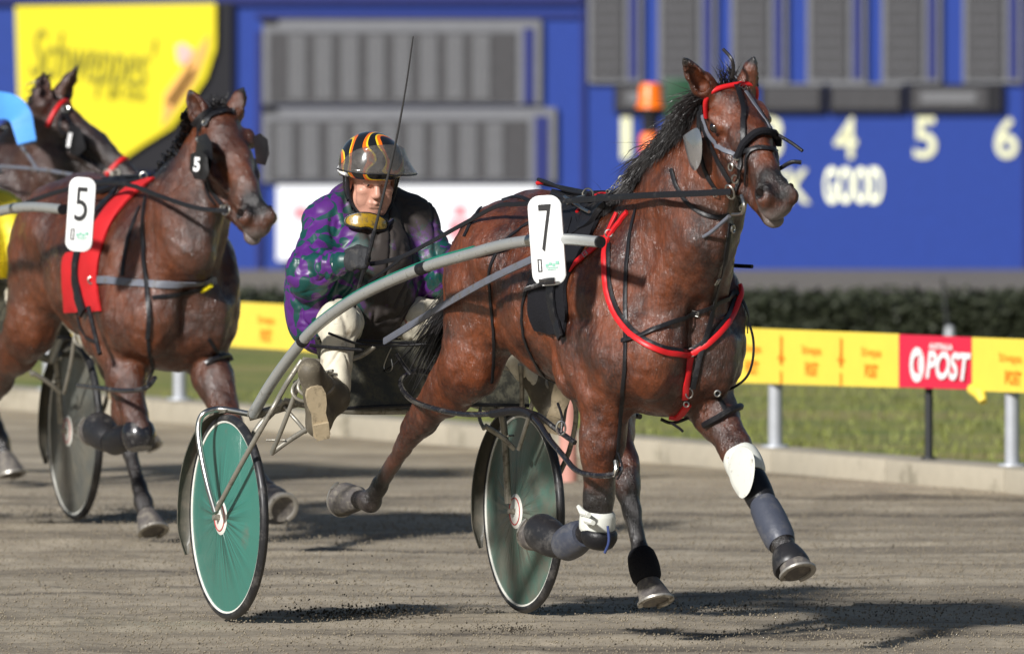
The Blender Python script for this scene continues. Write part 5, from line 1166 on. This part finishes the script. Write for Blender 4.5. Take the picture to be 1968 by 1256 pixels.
# ------------------------------------------------------------------ driver
def build_driver(fr, mats, label, off=Vector((0, 0, 0)), detailed=True):
    I = lambda px, py, F: fr7.invf(px, py, F)
    rt = empty('person', fr.M, label=label, cat='person', group='drivers')
    # joints
    C = I(714, 347, .10); yaw = R(13) - fr7.th; pit = R(-12); rl = R(0)
    hz = Vector((math.cos(yaw) * math.cos(pit), math.sin(yaw) * math.cos(pit), math.sin(pit))); hx = Vector((-math.sin(yaw), math.cos(yaw), 0)); hy = hz.cross(hx)
    q = Matrix.Rotation(rl, 3, hz); hx = q @ hx; hy = q @ hy
    Hh = lambda x, y, z: C + hx * x + hy * y + hz * z
    hr = [[hx[i], hy[i], hz[i]] for i in range(3)]
    nk = I(706, 415, .04); ch = I(700, 500, .03); pel = I(690, 605, -.03)
    sR, sL = I(632, 428, .0), I(792, 425, .02); eR, eL = I(598, 520, .12), I(848, 520, .14); wR, wL = I(662, 503, .31), I(905, 492, .36)
    hipR, hipL = I(655, 618, .0), I(745, 620, .0); kR, kL = I(652, 622, .42), I(925, 640, .40); aR, aL = I(642, 765, .50), I(1030, 765, .50)
    kL = Vector((.40, .30, kR.z)); aL = Vector((.50, .46, aR.z)); toR, toL = I(596, 712, .60), None; heR = I(612, 815, .55)
    toL = Vector((.60, .50, toR.z)); heL = Vector((.55, .46, heR.z))
    S = Sdf()
    S.ell(Hh(0, .03, -.012), (.076, .098, .095), .02, hr); S.ell(Hh(0, -.055, .030), (.058, .062, .058), .03, hr)
    S.ell(Hh(0, -.100, .062), (.026, .020, .020), .02, hr); S.cone(Hh(-.055, -.06, .0), Hh(-.03, -.098, .05), .022, .018, .02); S.cone(Hh(.055, -.06, .0), Hh(.03, -.098, .05), .022, .018, .02)
    for q in (-1, 1):
        S.ell(Hh(q * .044, -.022, .060), (.024, .018, .022), .02, hr); S.cone(Hh(q * .012, .026, .086), Hh(q * .048, .024, .070), .012, .011, .012)
        S.ell(Hh(q * .031, .004, .096), (.017, .011, .014), .010, hr, op='s'); S.ell(Hh(q * .031, .004, .078), (.0125, .0105, .0115), .003, hr)
        S.cone(Hh(q * .016, .011, .088), Hh(q * .046, .009, .080), .005, .005, .003)
        S.ell(Hh(q * .013, -.036, .098), (.009, .008, .010), .006, hr); S.ell(Hh(q * .080, -.012, -.008), (.008, .032, .019), .006, hr)
        S.cone(Hh(q * .026, -.040, .088), Hh(q * .036, -.070, .074), .003, .003, .006, op='s'); S.ell(Hh(q * .045, -.055, .055), (.018, .024, .018), .02, hr)
        S.ell(Hh(q * .007, -.041, .110), (.004, .0035, .006), .002, hr, op='s')
    S.cone(Hh(0, .012, .086), Hh(0, -.030, .108), .010, .0135, .012)
    S.cone(Hh(-.020, -.064, .084), Hh(.020, -.064, .084), .0065, .0065, .006); S.cone(Hh(0, -.063, .091), Hh(0, -.064, .091), .008, .008, .006); S.cone(Hh(-.017, -.077, .082), Hh(.017, -.077, .082), .0075, .0075, .006)
    S.cone(Hh(-.026, -.0705, .095), Hh(.026, -.0705, .095), .0022, .0022, .003, op='s')
    S.cone(Hh(0, -.06, -.02), nk, .052, .058, .03)
    S.chain([nk, ch, pel], [.055, .125, .13], .05); S.cone(sR, sL, .065, .065, .06)
    for a, e, w_ in ((sR, eR, wR), (sL, eL, wL)): S.cone(a, e, .052, .040, .03); S.cone(e, w_, .038, .025, .02)
    def hand(T, w_, e, grip, s=1, add=.0, k=.006):
        """five curled fingers closing round the reins; grip = axis of the thing held"""
        f = (w_ - e).normalized(); g = (grip - f * grip.dot(f)).normalized(); n = f.cross(g) * s       # n = back of the hand
        pc_ = w_ + f * .050; T.cone(w_, w_ + f * .02, .024 + add, .027 + add, .01)
        T.ell(pc_, (.040 + add, .040 + add, .019 + add), .012, [[f[i], g[i], n[i]] for i in range(3)])
        for j, (o_, l_) in enumerate(((.028, .030), (.010, .034), (-.009, .032), (-.027, .025))):
            b0 = w_ + f * .080 + g * o_; b1 = b0 + f * l_ * .62 - n * l_ * .70; b2 = b1 - n * l_ * .55 - f * l_ * .62; b3 = b2 - f * l_ * .62 + n * l_ * .25
            T.chain([b0, b1, b2, b3], [.0105 + add, .0098 + add, .009 + add, .008 + add], k)
        t0_ = w_ + f * .022 + g * .030; t1 = t0_ + f * .030 + g * .014 - n * .018; t2 = t1 + f * .026 - g * .006 - n * .020; T.chain([t0_, t1, t2], [.0135 + add, .0115 + add, .0095 + add], .008)
        return pc_
    gR = (I(760, 270, .40) - I(705, 495, .38)).normalized()
    hand(S, wR, eR, gR, 1); hand(S, wL, eL, Vector((.1, .1, 1)), -1)
    for hp, k_, a, to, he in ((hipR, kR, aR, toR, heR), (hipL, kL, aL, toL, heL)):
        S.cone(hp, k_, .085, .058, .04); S.cone(k_, a, .055, .038, .03); S.cone(a, he, .036, .032, .02); S.cone(a, to, .035, .028, .02)
    V, Q = S.build(.0042 if detailed else .008); me = mesh_np('body', V, Q); link('body', me, rt, [M['skin']])
    if detailed:
        for q in (-1, 1):
            bm = bmesh.new(); bmesh.ops.create_uvsphere(bm, u_segments=12, v_segments=8, radius=.0062); m2 = bpy.data.meshes.new('eye'); bm.to_mesh(m2); bm.free(); o = link('eye', m2, rt, [M['eye']]); o.location = Hh(q * .031, .0035, .0845)
    # gloves
    for e, w_, g_, s__ in ((eR, wR, gR, 1), (eL, wL, Vector((.1, .1, 1)), -1)):
        S = Sdf(); hand(S, w_, e, g_, s__, .0035, .005); f = (w_ - e).normalized(); S.cone(w_ - f * .02, w_ + f * .01, .031, .030, .008); V, Q = S.build(.004); link('glove', mesh_np('glove', V, Q), rt, [M['glove']])
    f = (wR - eR).normalized(); MB().tube([wR - f * .030, wR - f * .012], [.036, .034], 20).build('cuff', M['whitepl'], rt)
    # jacket
    S = Sdf(); S.chain([nk - Vector((.01, 0, .035)), ch, pel + Vector((0, 0, -.01))], [.095, .165, .185], .10, (1, 1.06, 1)); S.cone(sR, sL, .085, .085, .06); S.cone(sR, I(668, 388, .0), .075, .060, .05); S.cone(sL, I(745, 392, .0), .07, .055, .05); S.cone(I(668, 385, -.03), I(745, 388, -.03), .06, .06, .04)
    lowR = I(606, 600, -.02); lowL = I(800, 590, -.02); S.ell(lowR, (.12, .10, .14), .06); S.ell(I(592, 545, .0), (.10, .075, .13), .06); S.ell(lowL, (.12, .085, .11), .06); S.cone(ch + Vector((.08, 0, 0)), pel + Vector((.10, 0, .08)), .10, .13, .08)
    for a, e, w_, b_ in ((sR, eR, wR, 1), (sL, eL, wL, 1)):
        S.cone(a, e, .078, .080, .04); S.cone(e, w_, .076, .040, .03); S.ell(e + Vector((-.02, 0, -.02)), (.085, .075, .085), .04)
    S.cone(C, Hh(0, -.16, .02), .068, .060, .02, op='s')
    V, Q = S.build(.0055 if detailed else .01); N_ = vnormals(V, Q)
    # folds: long creases running round the sleeves and down the body
    def creases(P0, P1, n_, amp, seed):
        A = np.array(P0); B = np.array(P1); L = np.linalg.norm(B - A); d = (B - A) / L; t = (V - A) @ d; D = np.linalg.norm(V - A - t[:, None] * d, axis=1)
        w0 = np.exp(-(np.maximum(D - .07, 0) / .07) ** 2) * np.clip(1.4 - np.abs(t / L - .5) * 1.6, 0, 1)
        ph = wnoise(V, 3.0, seed) * 1.6; s_ = np.abs(np.sin(t / L * n_ * math.pi + ph)); return -amp * w0 * (1 - s_) ** 1.6
    f_ = creases(sR, eR, 2, .007, 1) + creases(eR, wR, 3, .006, 2) + creases(sL, eL, 2, .007, 3) + creases(eL, wL, 3, .006, 4)
    rg = np.abs(wnoise(V @ np.array([[.9, .1, -.4], [-.1, .98, .2], [.4, -.2, .88]]) * (1.1, 1.5, .35), 4.2, 77)); f_ = f_ - .010 * np.exp(-(rg / .22) ** 2) + .003; rg = np.abs(wnoise(V @ np.array([[.8, .3, -.5], [-.3, .95, 0], [.5, .15, .85]]) * (1, .5, 1.2), 8, 78)); f_ = f_ - .0035 * np.exp(-(rg / .35) ** 2)
    f_ = f_ + wnoise(V, 4, 9) * .002
    V = V + N_ * f_[:, None]; V = smooth_np(V, Q, 1, .5); me = mesh_np('jacket', V, Q)
    x = V[:, 1] - (ch.y + .03); md = np.clip((x + .17) / .10, 0, 1) * (.75 + .25 * np.clip((.27 - x) / .08, 0, 1)); armw = np.minimum(np.linalg.norm(V - np.array(eL), axis=1), np.linalg.norm(V - np.array(wL), axis=1))
    md = np.maximum(md * np.clip(armw / .16 - .3, 0, 1), .15) * np.clip((V[:, 2] - pel.z + .35) / .2, 0, 1); attr(me, 'md', md)
    jk = link('jacket', me, rt, [mats['jacket']])
    S = Sdf(); S.cone(Hh(0, -.112, -.005), Hh(0, -.21, .0), .070, .110, .02); V, Q = S.build(.005); link('collar', mesh_np('collar', V, Q), rt, [M['glove']])
    # trousers, boots
    S = Sdf()
    for hp, k_, a in ((hipR, kR, aR), (hipL, kL, aL)): S.cone(hp, k_, .095, .070, .04); S.cone(k_, a + (k_ - a) * .12, .068, .052, .03); S.ell(k_, (.070, .066, .072), .03)
    V, Q = S.build(.006); N_ = vnormals(V, Q); V = V + N_ * (wnoise(V * (1, 1, .6), 9, 31) * .004 - .006 * np.exp(-(wnoise(V * (1, 1, .5), 7, 32) / .2) ** 2))[:, None]; link('trousers', mesh_np('trousers', V, Q), rt, [M['trouser']])
    for a, to, he, k_ in ((aR, toR, heR, kR), (aL, toL, heL, kL)):
        S = Sdf(); S.cone(a + (k_ - a) * .22, a, .050, .050, .02); S.cone(a, he, .046, .040, .03); S.cone(a, to, .046, .036, .03); S.cone(he, to, .040, .040, .03); V, Q = S.build(.006); bo = link('boot', mesh_np('boot', V, Q), rt, [M['bootleather']])
        ax_ = (to - he).normalized(); nn = Vector((.85, .28 * -1, .1)); nn = (nn - ax_ * nn.dot(ax_)).normalized(); sd_ = ax_.cross(nn); b = MB(); prof = [(-.035, .024), (-.028, .030), (.02, .029), (.055, .025), (.09, .034), (.13, .036), (.155, .028), (.165, .012)]
        pts = [he + nn * .036 + ax_ * t + sd_ * w_ for t, w_ in prof] + [he + nn * .036 + ax_ * t - sd_ * w_ for t, w_ in prof[::-1]]; n = len(pts)
        b.add([p - nn * .012 for p in pts] + [p + nn * .010 for p in pts], [list(range(n))[::-1], list(range(n, 2 * n))] + [[k, (k + 1) % n, (k + 1) % n + n, k + n] for k in range(n)])
        b.build('sole', M['sole'], bo, False)
        b = MB(); p4 = [he + nn * .046 + ax_ * t + sd_ * w_ for t, w_ in ((-.038, -.024), (-.038, .024), (.022, .028), (.022, -.028))]; b.add([p for p in p4] + [p + nn * .014 for p in p4], [[0, 1, 2, 3], [7, 6, 5, 4]] + [[k, k + 4, (k + 1) % 4 + 4, (k + 1) % 4] for k in range(4)]); b.build('heel', M['sole'], bo, False)
    # helmet
    S = Sdf(); S.ell(Hh(0, .060, -.012), (.118, .116, .134), .02, hr); S.cone(Hh(0, .0, .34), Hh(0, -.10, .12), .10, .10, .02, op='s'); S.ell(Hh(0, -.112, .0), (.30, .145, .30), .01, hr, op='s')
    V, Q = S.build(.005); he_ = link('helmet', mesh_np('helmet', V, Q), rt, [mats['helmet']])
    vs = []; nu, nv = 28, 8
    for i in range(nu + 1):
        for j in range(nv + 1):
            u = i / nu * 2 - 1; v = j / nv; a = u * R(66) + R(6); sk = u * .06
            rr = .120 + .040 * v ** 1.3; hgt = .160 - .112 * v - .055 * abs(u) ** 2.2 * (1 - v) + .012 * (1 - abs(u)) * v; 
            vs.append(Hh(math.sin(a + sk * v) * rr * 1.02, hgt - .014 * u * v, math.cos(a) * rr * 1.08 - .012))
    fs = [[i * (nv + 1) + j, (i + 1) * (nv + 1) + j, (i + 1) * (nv + 1) + j + 1, i * (nv + 1) + j + 1] for i in range(nu) for j in range(nv)]
    vz = MB().add(vs, fs).build('visor', M['visor'], he_, recalc=False); md_ = vz.modifiers.new('thickness', 'SOLIDIFY'); md_.thickness = .002
    edge = [vs[i * (nv + 1) + nv] for i in range(nu + 1)]; MB().tube(edge, .0028, 6).build('visor_edge', M['black'], vz)
    band = [vs[i * (nv + 1)] + hz * .002 for i in range(nu + 1)]; 
    for q in (-1, 1):
        MB().lathe([(0, -.008), (.014, -.008), (.016, 0), (0, .004)], Matrix.Translation(Hh(q * .112, .035, .01)) @ Matrix.Rotation(R(0), 4, 'Z'), 16).build('pivot', M['steel'], he_)
        c_ = catmull([Hh(q * .098, .03, .02), Hh(q * .090, -.02, .015), Hh(q * .078, -.075, .020), Hh(q * .045, -.118, .045), Hh(0, -.132, .055)], 6)
        MB().ribbon(c_, [(p - Hh(0, -.04, 0)) for p in c_], .022, .004).build('chin_strap', M['black'], he_)
        c_ = catmull([Hh(q * .098, .03, -.03), Hh(q * .095, -.03, -.02), Hh(q * .086, -.07, .012)], 6); MB().ribbon(c_, [(p - Hh(0, -.04, 0)) for p in c_], .020, .004).build('chin_strap', M['black'], he_)
    c_ = [Hh(math.sin(a) * .118, .034, math.cos(a) * .134 - .012) for a in [R(x) for x in range(60, 301, 12)]]; MB().tube(c_, .006, 8).build('helmet_rim', M['whitepl'], he_)
    # goggles hanging at the neck
    G0 = I(706, 426, .185); gx = (I(740, 428, .16) - I(672, 420, .13)).normalized(); gz = (fr7.I.to_3x3() @ Vector((.15, -1, .25))).normalized(); gy = gz.cross(gx).normalized(); vs = []; n = 26
    def gp(t, s_, d): x = math.cos(t) * .080 * s_ * (1 - .12 * math.sin(t) ** 2); y = (math.copysign(abs(math.sin(t)) ** .7, math.sin(t)) * .029 + (.008 if math.sin(t) < 0 else 0) * math.exp(-(x / .015) ** 2)) * s_; return G0 + gx * x + gy * y + gz * (d - x * x * 5.5)
    r0 = [gp(2 * math.pi * k / n, 1, 0) for k in range(n)]; r1 = [gp(2 * math.pi * k / n, .95, .016) for k in range(n)]; r2 = [gp(2 * math.pi * k / n, .6, .020) for k in range(n)]
    b = MB().add(r0 + r1 + r2 + [G0 + gz * .0215], [[k, (k + 1) % n, n + (k + 1) % n, n + k] for k in range(n)] + [[n + k, n + (k + 1) % n, 2 * n + (k + 1) % n, 2 * n + k] for k in range(n)] + [[2 * n + k, 2 * n + (k + 1) % n, 3 * n] for k in range(n)])
    gg = b.build('goggles', M['lens'], rt); MB().tube([gp(2 * math.pi * k / n, 1.0, .006) for k in range(n + 1)], .0055, 8, False).build('goggle_frame', M['black'], gg)
    c_ = catmull([G0 - gx * .078 - gz * .03, Hh(-.088, -.13, .01), Hh(-.075, -.115, -.06), Hh(0, -.11, -.10), Hh(.075, -.115, -.06), Hh(.088, -.14, .01), G0 + gx * .078 - gz * .03], 6)
    MB().ribbon(c_, [(p - Hh(0, -.13, -.02)) for p in c_], .026, .0025).build('goggle_band', M['elastic'], gg)
    return rt, I, wR, (wR - eR).normalized()
drv, IF, wR_, fR_ = build_driver(fr7, dict(jacket=M['jacket'], helmet=M['helmet']), 'driver in purple and green silks, orange flame helmet and raised visor')
wp = catmull([IF(676, 600, .34), IF(692, 545, .38), IF(708, 490, .42), IF(728, 410, .42), IF(757, 290, .40), IF(778, 180, .38), IF(794, 70, .36)], 8); n = len(wp)
wh = MB().tube(wp, [.0095 - .0070 * (i / (n - 1)) ** .8 for i in range(n)], 8).build('whip', M['whipm'], None); wh.matrix_world = fr7.M; tag(wh, 'long thin black whip held upright in the right glove of the driver', 'whip')
MB().tube(wp[8:22], [.0085] * 14, 8).build('grip', M['black'], wh)

# ------------------------------------------------------------------ the number 5 horse and its sulky, one length behind
fr5 = Frame(-42, 68.2, 21, -.10); fr5s = Frame(-128, 68.3, 22)
J5 = dict(h=.009, head=((428, 203, .10), 20, 40, 6), hs=(1.30, .95, 1.2), nmid=(2.38, 0, 1.54), vmid=(2.58, 0, 1.28), nbase=(2.02, 0, 1.36), chest_shade=.45, crestmid=(2.35, -.04, 1.55),
    ear_r=((362, 170, -.02), (.75, -.65, .1)), ear_l=((468, 168, .20), (.5, .85, 0)),
    fr_elbow=('L', 2.16, -.155, .88), fr_knee=(268, 828, -.15), fr_fet=(216, 850, -.15), fr_cor=(202, 838, -.15), fr_sole=(180, 815, -.15), fr_toe=(.2, 0, -1),
    fl_elbow=('L', 2.28, .155, .90), fl_knee=(455, 850, .17), fl_fet=(512, 945, .17), fl_cor=(524, 962, .17), fl_sole=(540, 985, .17), fl_toe=(1, .1, .3),
    hr_stifle=('L', 1.14, -.17, .95), hr_hock=('L', .62, -.15, .68), hr_fet=('L', .30, -.15, .42), hr_cor=('L', .24, -.15, .43), hr_sole=('L', .16, -.15, .46), hr_toe=(-.1, -.3, -1),
    hl_stifle=('L', 1.50, .15, .90), hl_hock=(238, 825, .13), hl_fet=(276, 965, .13), hl_cor=(283, 990, .13), hl_sole=(290, 1024, .13), hl_toe=(1, .1, 0), hock_back_l=(-.05, 0, .02), hock_back_r=(-.055, 0, .0))
h5 = Horse(fr5, J5, M['coat5'], 'bay horse with plate number 5 and a red saddle pad running second')
h = h5; H = h.H
h.drape('saddle_pad', [(262, 350), (215, 390), (180, 440), (158, 478), (128, 492), (124, 540), (128, 598)], [(300, 343), (250, 385), (216, 430), (197, 480), (190, 520), (191, 560), (197, 598)], M['redfleece'], lift=.018, thick=.014)
P_, N_ = h.hits([(232, 372), (200, 405), (172, 450), (156, 500), (156, 550), (170, 602)]); MB().ribbon(P_, N_, .055, .006, .024).build('girth', M['black'], h.root)
P_, N_ = h.hits([(170, 365), (200, 362), (240, 355), (275, 345)], smooth=2); MB().ribbon(P_, N_, .085, .010, .012).build('saddle', M['black'], h.root)
for a in ([(185, 352, -.1), (210, 352, -.08), (250, 348, -.05), (280, 342, -.03)], [(190, 345, 0), (230, 340, 0), (270, 338, 0)]): h.free('back_strap', a, .007, M['black'])
h.ring('terret', h.pt((276, 338, -.04)), .014, .004, M['steel'])
U5 = fr5.I.to_3x3() @ Vector((math.cos(R(6)), -math.sin(R(6)), 0)); V5 = Vector((0, 0, 1)); q_ = Matrix.Rotation(R(4) * -1, 3, U5.cross(V5)); U5 = q_ @ U5; V5 = q_ @ V5
plate(h, h.pt((155, 412, -.46)), .108, .295, U5, V5, '5', (.050, .135), h.root)
h.strap('breast_strap', [(180, 535), (230, 541), (285, 546), (340, 545), (408, 538)], .026, M['grey_strap'], lift=.006); h.strap('breast_strap', [(292, 572), (340, 566), (380, 556), (408, 545)], .014, M['black'])
h.strap('neck_strap', [(283, 378), (277, 430), (279, 490), (284, 545), (286, 600), (284, 650)], .016, M['black'], lift=.010); h.strap('neck_strap', [(270, 395), (252, 440), (240, 490), (236, 530)], .014, M['black'])
h.buckle(408, 540, .022, .022); h.ring('ring', h.surf(181, 537, .012)[0], .014, .004, M['steel']); h.free('yellow_tag', [(386, 560, .06), (396, 555, .07), (406, 548, .08)], .010, M['byel'])
h.roll('forearm_strap', [(397, 700), (415, 690), (440, 684), (466, 684)], .012, M['blackp']); h.strap('forearm_hanger', [(400, 650), (412, 668), (425, 688)], .012, M['black'])
h.free('hopple', [(150, 740, -.25), (190, 745, -.27), (240, 750, -.27), (280, 745, -.25), (298, 725, -.2)], .010, M['blackp']); h.strap('hopple_hanger', [(284, 640), (288, 680), (300, 735)], .012, M['black'])
h.strap('hopple_hanger', [(150, 600), (160, 640), (190, 660)], .012, M['black']); h.free('strap_end', [(170, 590, -.3), (182, 640, -.3), (192, 680, -.3)], .010, M['black'])
h.boot('knee_boot', seg5 := h.pt(J5['fr_elbow']).lerp(h.pt(J5['fr_knee']), .90), h.pt(J5['fr_knee']) + Vector((.01, 0, -.07)), .060, .056, M['blackp'], bulge=.014)
kn5 = h.pt(J5['fr_knee'])
for nm, m_ in (('fr', 'rubber'), ('fl', 'rubber')): h.boot('bell_boot', h.pt(J5[nm + '_fet']).lerp(h.pt(J5[nm + '_cor']), .3), h.pt(J5[nm + '_cor']).lerp(h.pt(J5[nm + '_sole']), .7), .050, .074, M[m_], bulge=.006)
h.boot('tendon_boot', h.pt(J5['fr_knee']).lerp(h.pt(J5['fr_fet']), .4), h.pt(J5['fr_fet']), .046, .054, M['black'], bulge=.006)
# bridle with blinkers
h.strap('crown_strap', [(372, 240), (388, 222), (405, 212), (430, 210)], .020, M['black'], lift=.008); h.strap('cheek_strap', [(388, 225), (383, 262), (388, 300), (398, 330), (408, 365), (432, 398)], .016, M['black'], lift=.008)
h.strap('browband', [(392, 240), (405, 226), (425, 218), (450, 215)], .022, M['black'], lift=.010)
s_ = h.surf(398, 290)[0].y
cup(h, [(380, 262), (396, 256), (406, 272), (409, 300), (404, 326), (392, 336), (380, 318), (376, 286)], s_ - .03, 'blinker', M['black'], bulge=.03)
cup(h, [(366, 296), (386, 288), (398, 300), (402, 332), (394, 346), (374, 344), (364, 324)], s_ - .06, 'number_pad', M['black'], bulge=.006)
Mx = Matrix((tuple(U5) + (0,), tuple(-U5.cross(V5)) + (0,), tuple(V5) + (0,), (0, 0, 0, 1))).transposed(); Mx.translation = h.pt((378, 316, s_ - .085)); writing('5', 'digit', .026, .058, Mx, M['whiteb'], h.root, bold=.05)
sl = h.surf(495, 285)[0]; cup(h, [(486, 262), (500, 256), (514, 268), (517, 296), (510, 318), (492, 314)], .14, 'blinker', M['black'], bulge=.012)
for (x, y, r_) in ((398, 238, .010), (386, 270, .008), (440, 405, .020), (433, 400, .010)): p, nr = h.surf(x, y, .016); h.ring('bit_ring', p, r_, .0045, M['steel'], nrm=nr)
h.strap('throat_lash', [(395, 350), (402, 375), (415, 392)], .012, M['black'])
q = catmull([fr5.inv(438, 405, -.08), fr5.inv(380, 400, -.12), fr5.inv(310, 378, -.16), fr5.inv(250, 356, -.17), fr5.inv(190, 352, -.2), fr5.inv(100, 372, -.25), fr5.inv(0, 410, -.25)], 6); MB().ribbon(q, [Vector((.1, -1, .15))] * len(q), .018, .003).build('rein', M['black'], h.root)
crest = []
for t in np.linspace(0, 1, 7):
    a = Vector((2.08, 0, 1.48)).lerp(H(0, .0, -.10), t); loc, nr, _, _ = h.bvh.find_nearest(a + Vector((-.3, 0, .35))); crest.append(Vector((loc.x, 0, loc.z)) - Vector((-.01, 0, .01)))
h.mane('mane', crest, ((-.3, .85, -.3), (-.6, .6, .1)), 800, .16, .007, droop=.5); h.mane('forelock', [H(-.03, -.02, -.04), H(.03, -.02, -.04)], ((-.2, 0, .5), (-.3, .1, .3)), 70, .08, .005, droop=.4)
h.mane('tail', [Vector((1.0, -.03, 1.31)), Vector((1.0, .03, 1.31))], ((-.95, 0, -.6), (-.95, 0, -.6)), 400, .62, .010, spread=.1, droop=.7)
build_sulky(fr5s, dict(I=lambda x, y, s: fr7.inv(x, y + 38, s), yaw=-4), (M['disc5'], M['disc5']), 'muddy sulky with dull grey wheel discs behind the number 5 horse', M)
plainh = mat('plain_helmet', (.75, .65, .05), .3)
build_driver(Frame(-66, 68.3, 22, -.16), dict(jacket=M['yellowj'], helmet=plainh), 'driver in bright yellow silks at the left edge behind the number 5 horse', detailed=False)

# ------------------------------------------------------------------ the number 1 horse beyond
fr1 = Frame(-485, 73.5, 35)
J1 = dict(h=.009, head=((126, 166, .0), 68, 48, 0), hs=(1.35, 1.15, 1.6), nmid=(2.28, 0, 1.55), vmid=(2.46, 0, 1.22), nbase=(2.0, 0, 1.36), chest_shade=.6, crestmid=(2.3, 0, 1.5),
    ear_r=((84, 138, -.02), (.9, -.4, .1)), ear_l=((150, 126, .05), (.9, .3, 0)),
    fr_elbow=('L', 2.16, -.155, .88), fr_knee=('L', 2.0, -.15, .42), fr_fet=('L', 1.78, -.15, .34), fr_cor=('L', 1.72, -.15, .36), fr_sole=('L', 1.64, -.15, .42), fr_toe=(.2, 0, -1),
    fl_elbow=('L', 2.28, .155, .90), fl_knee=('L', 2.54, .17, .62), fl_fet=('L', 2.83, .17, .34), fl_cor=('L', 2.88, .17, .28), fl_sole=('L', 2.92, .17, .20), fl_toe=(1, .1, .3),
    hr_stifle=('L', 1.14, -.17, .95), hr_hock=('L', .62, -.15, .68), hr_fet=('L', .30, -.15, .42), hr_cor=('L', .24, -.15, .43), hr_sole=('L', .16, -.15, .46), hr_toe=(-.1, -.3, -1),
    hl_stifle=('L', 1.50, .15, .90), hl_hock=('L', 1.70, .13, .50), hl_fet=('L', 1.85, .13, .2), hl_cor=('L', 1.88, .13, .13), hl_sole=('L', 1.91, .13, .05), hl_toe=(1, .1, 0), hock_back_l=(-.05, 0, .02), hock_back_r=(-.055, 0, .0))
h1 = Horse(fr1, J1, M['coat1'], 'dark horse with a number 1 cheek pad seen in profile at far left')
h = h1; H = h.H
h.wrap('browband', .035, .075, -100, 60, .011, M['red'], .006); h.wrap('noseband', .36, .36, -110, 60, .011, M['red'], .006)
h.strap('cheek_strap', [(125, 212), (132, 240), (160, 280), (185, 305), (208, 330)], .018, M['black'], lift=.008); h.strap('cheek_strap', [(120, 215), (118, 250), (150, 300), (195, 325)], .014, M['black'], lift=.008)
sy = h.surf(138, 270)[0].y; cup(h, [(112, 250), (135, 238), (155, 246), (165, 285), (150, 300), (125, 292)], sy - .03, 'number_pad', M['black'], bulge=.006)
U1 = fr1.I.to_3x3() @ Vector((math.cos(R(-10)), .0, -math.sin(R(-10)) * -1)); V1 = U1.cross(fr1.I.to_3x3() @ Vector((0, 1, 0))) ; Mx = Matrix((tuple(U1) + (0,), tuple(fr1.I.to_3x3() @ Vector((0, 1, 0))) + (0,), tuple(V1) + (0,), (0, 0, 0, 1))).transposed(); Mx.translation = h.pt((133, 269, sy - .06)); writing('1', 'digit', .015, .062, Mx, M['whiteb'], h.root, bold=.05)
for (x, y, r_) in ((125, 212, .014), (208, 335, .018), (225, 332, .014)): p, nr = h.surf(x, y, .016); h.ring('bit_ring', p, r_, .005, M['steel'], nrm=nr)
h.free('rein', [(205, 348, -.3), (150, 338, -.35), (80, 326, -.35), (0, 320, -.35), (-80, 318, -.3)], .008, M['grey_strap']); h.free('strap_end', [(42, 282, -.3), (58, 304, -.32), (74, 330, -.33)], .008, M['grey_strap'])
M['bluecloth'] = mat('sky_blue_cloth', (.08, .32, .82), .6, bump=.6, bscale=20)
b = MB(); q = [h.fr.inv(x, y, s__) for x, y, s__ in ((-60, 200, -.30), (-10, 202, -.31), (20, 206, -.32), (38, 222, -.33), (45, 245, -.33), (52, 275, -.34))]; q = catmull(q, 6)
c_ = b.ribbon(q, [h.fr.I.to_3x3() @ Vector((0, -1, 0))] * len(q), [.13 - .05 * i / len(q) for i in range(len(q))], .008).build('blue_cloth', M['bluecloth'], h.root)
crest = []
for t in np.linspace(0, .8, 6):
    a = Vector((2.08, 0, 1.48)).lerp(H(0, .0, -.10), t); loc, nr, _, _ = h.bvh.find_nearest(a + Vector((-.3, 0, .35))); crest.append(Vector((loc.x, 0, loc.z)) - Vector((-.01, 0, .01)))
h.mane('mane', crest, ((-.5, -.5, -.3), (-.6, -.4, -.3)), 600, .12, .008, droop=.8)
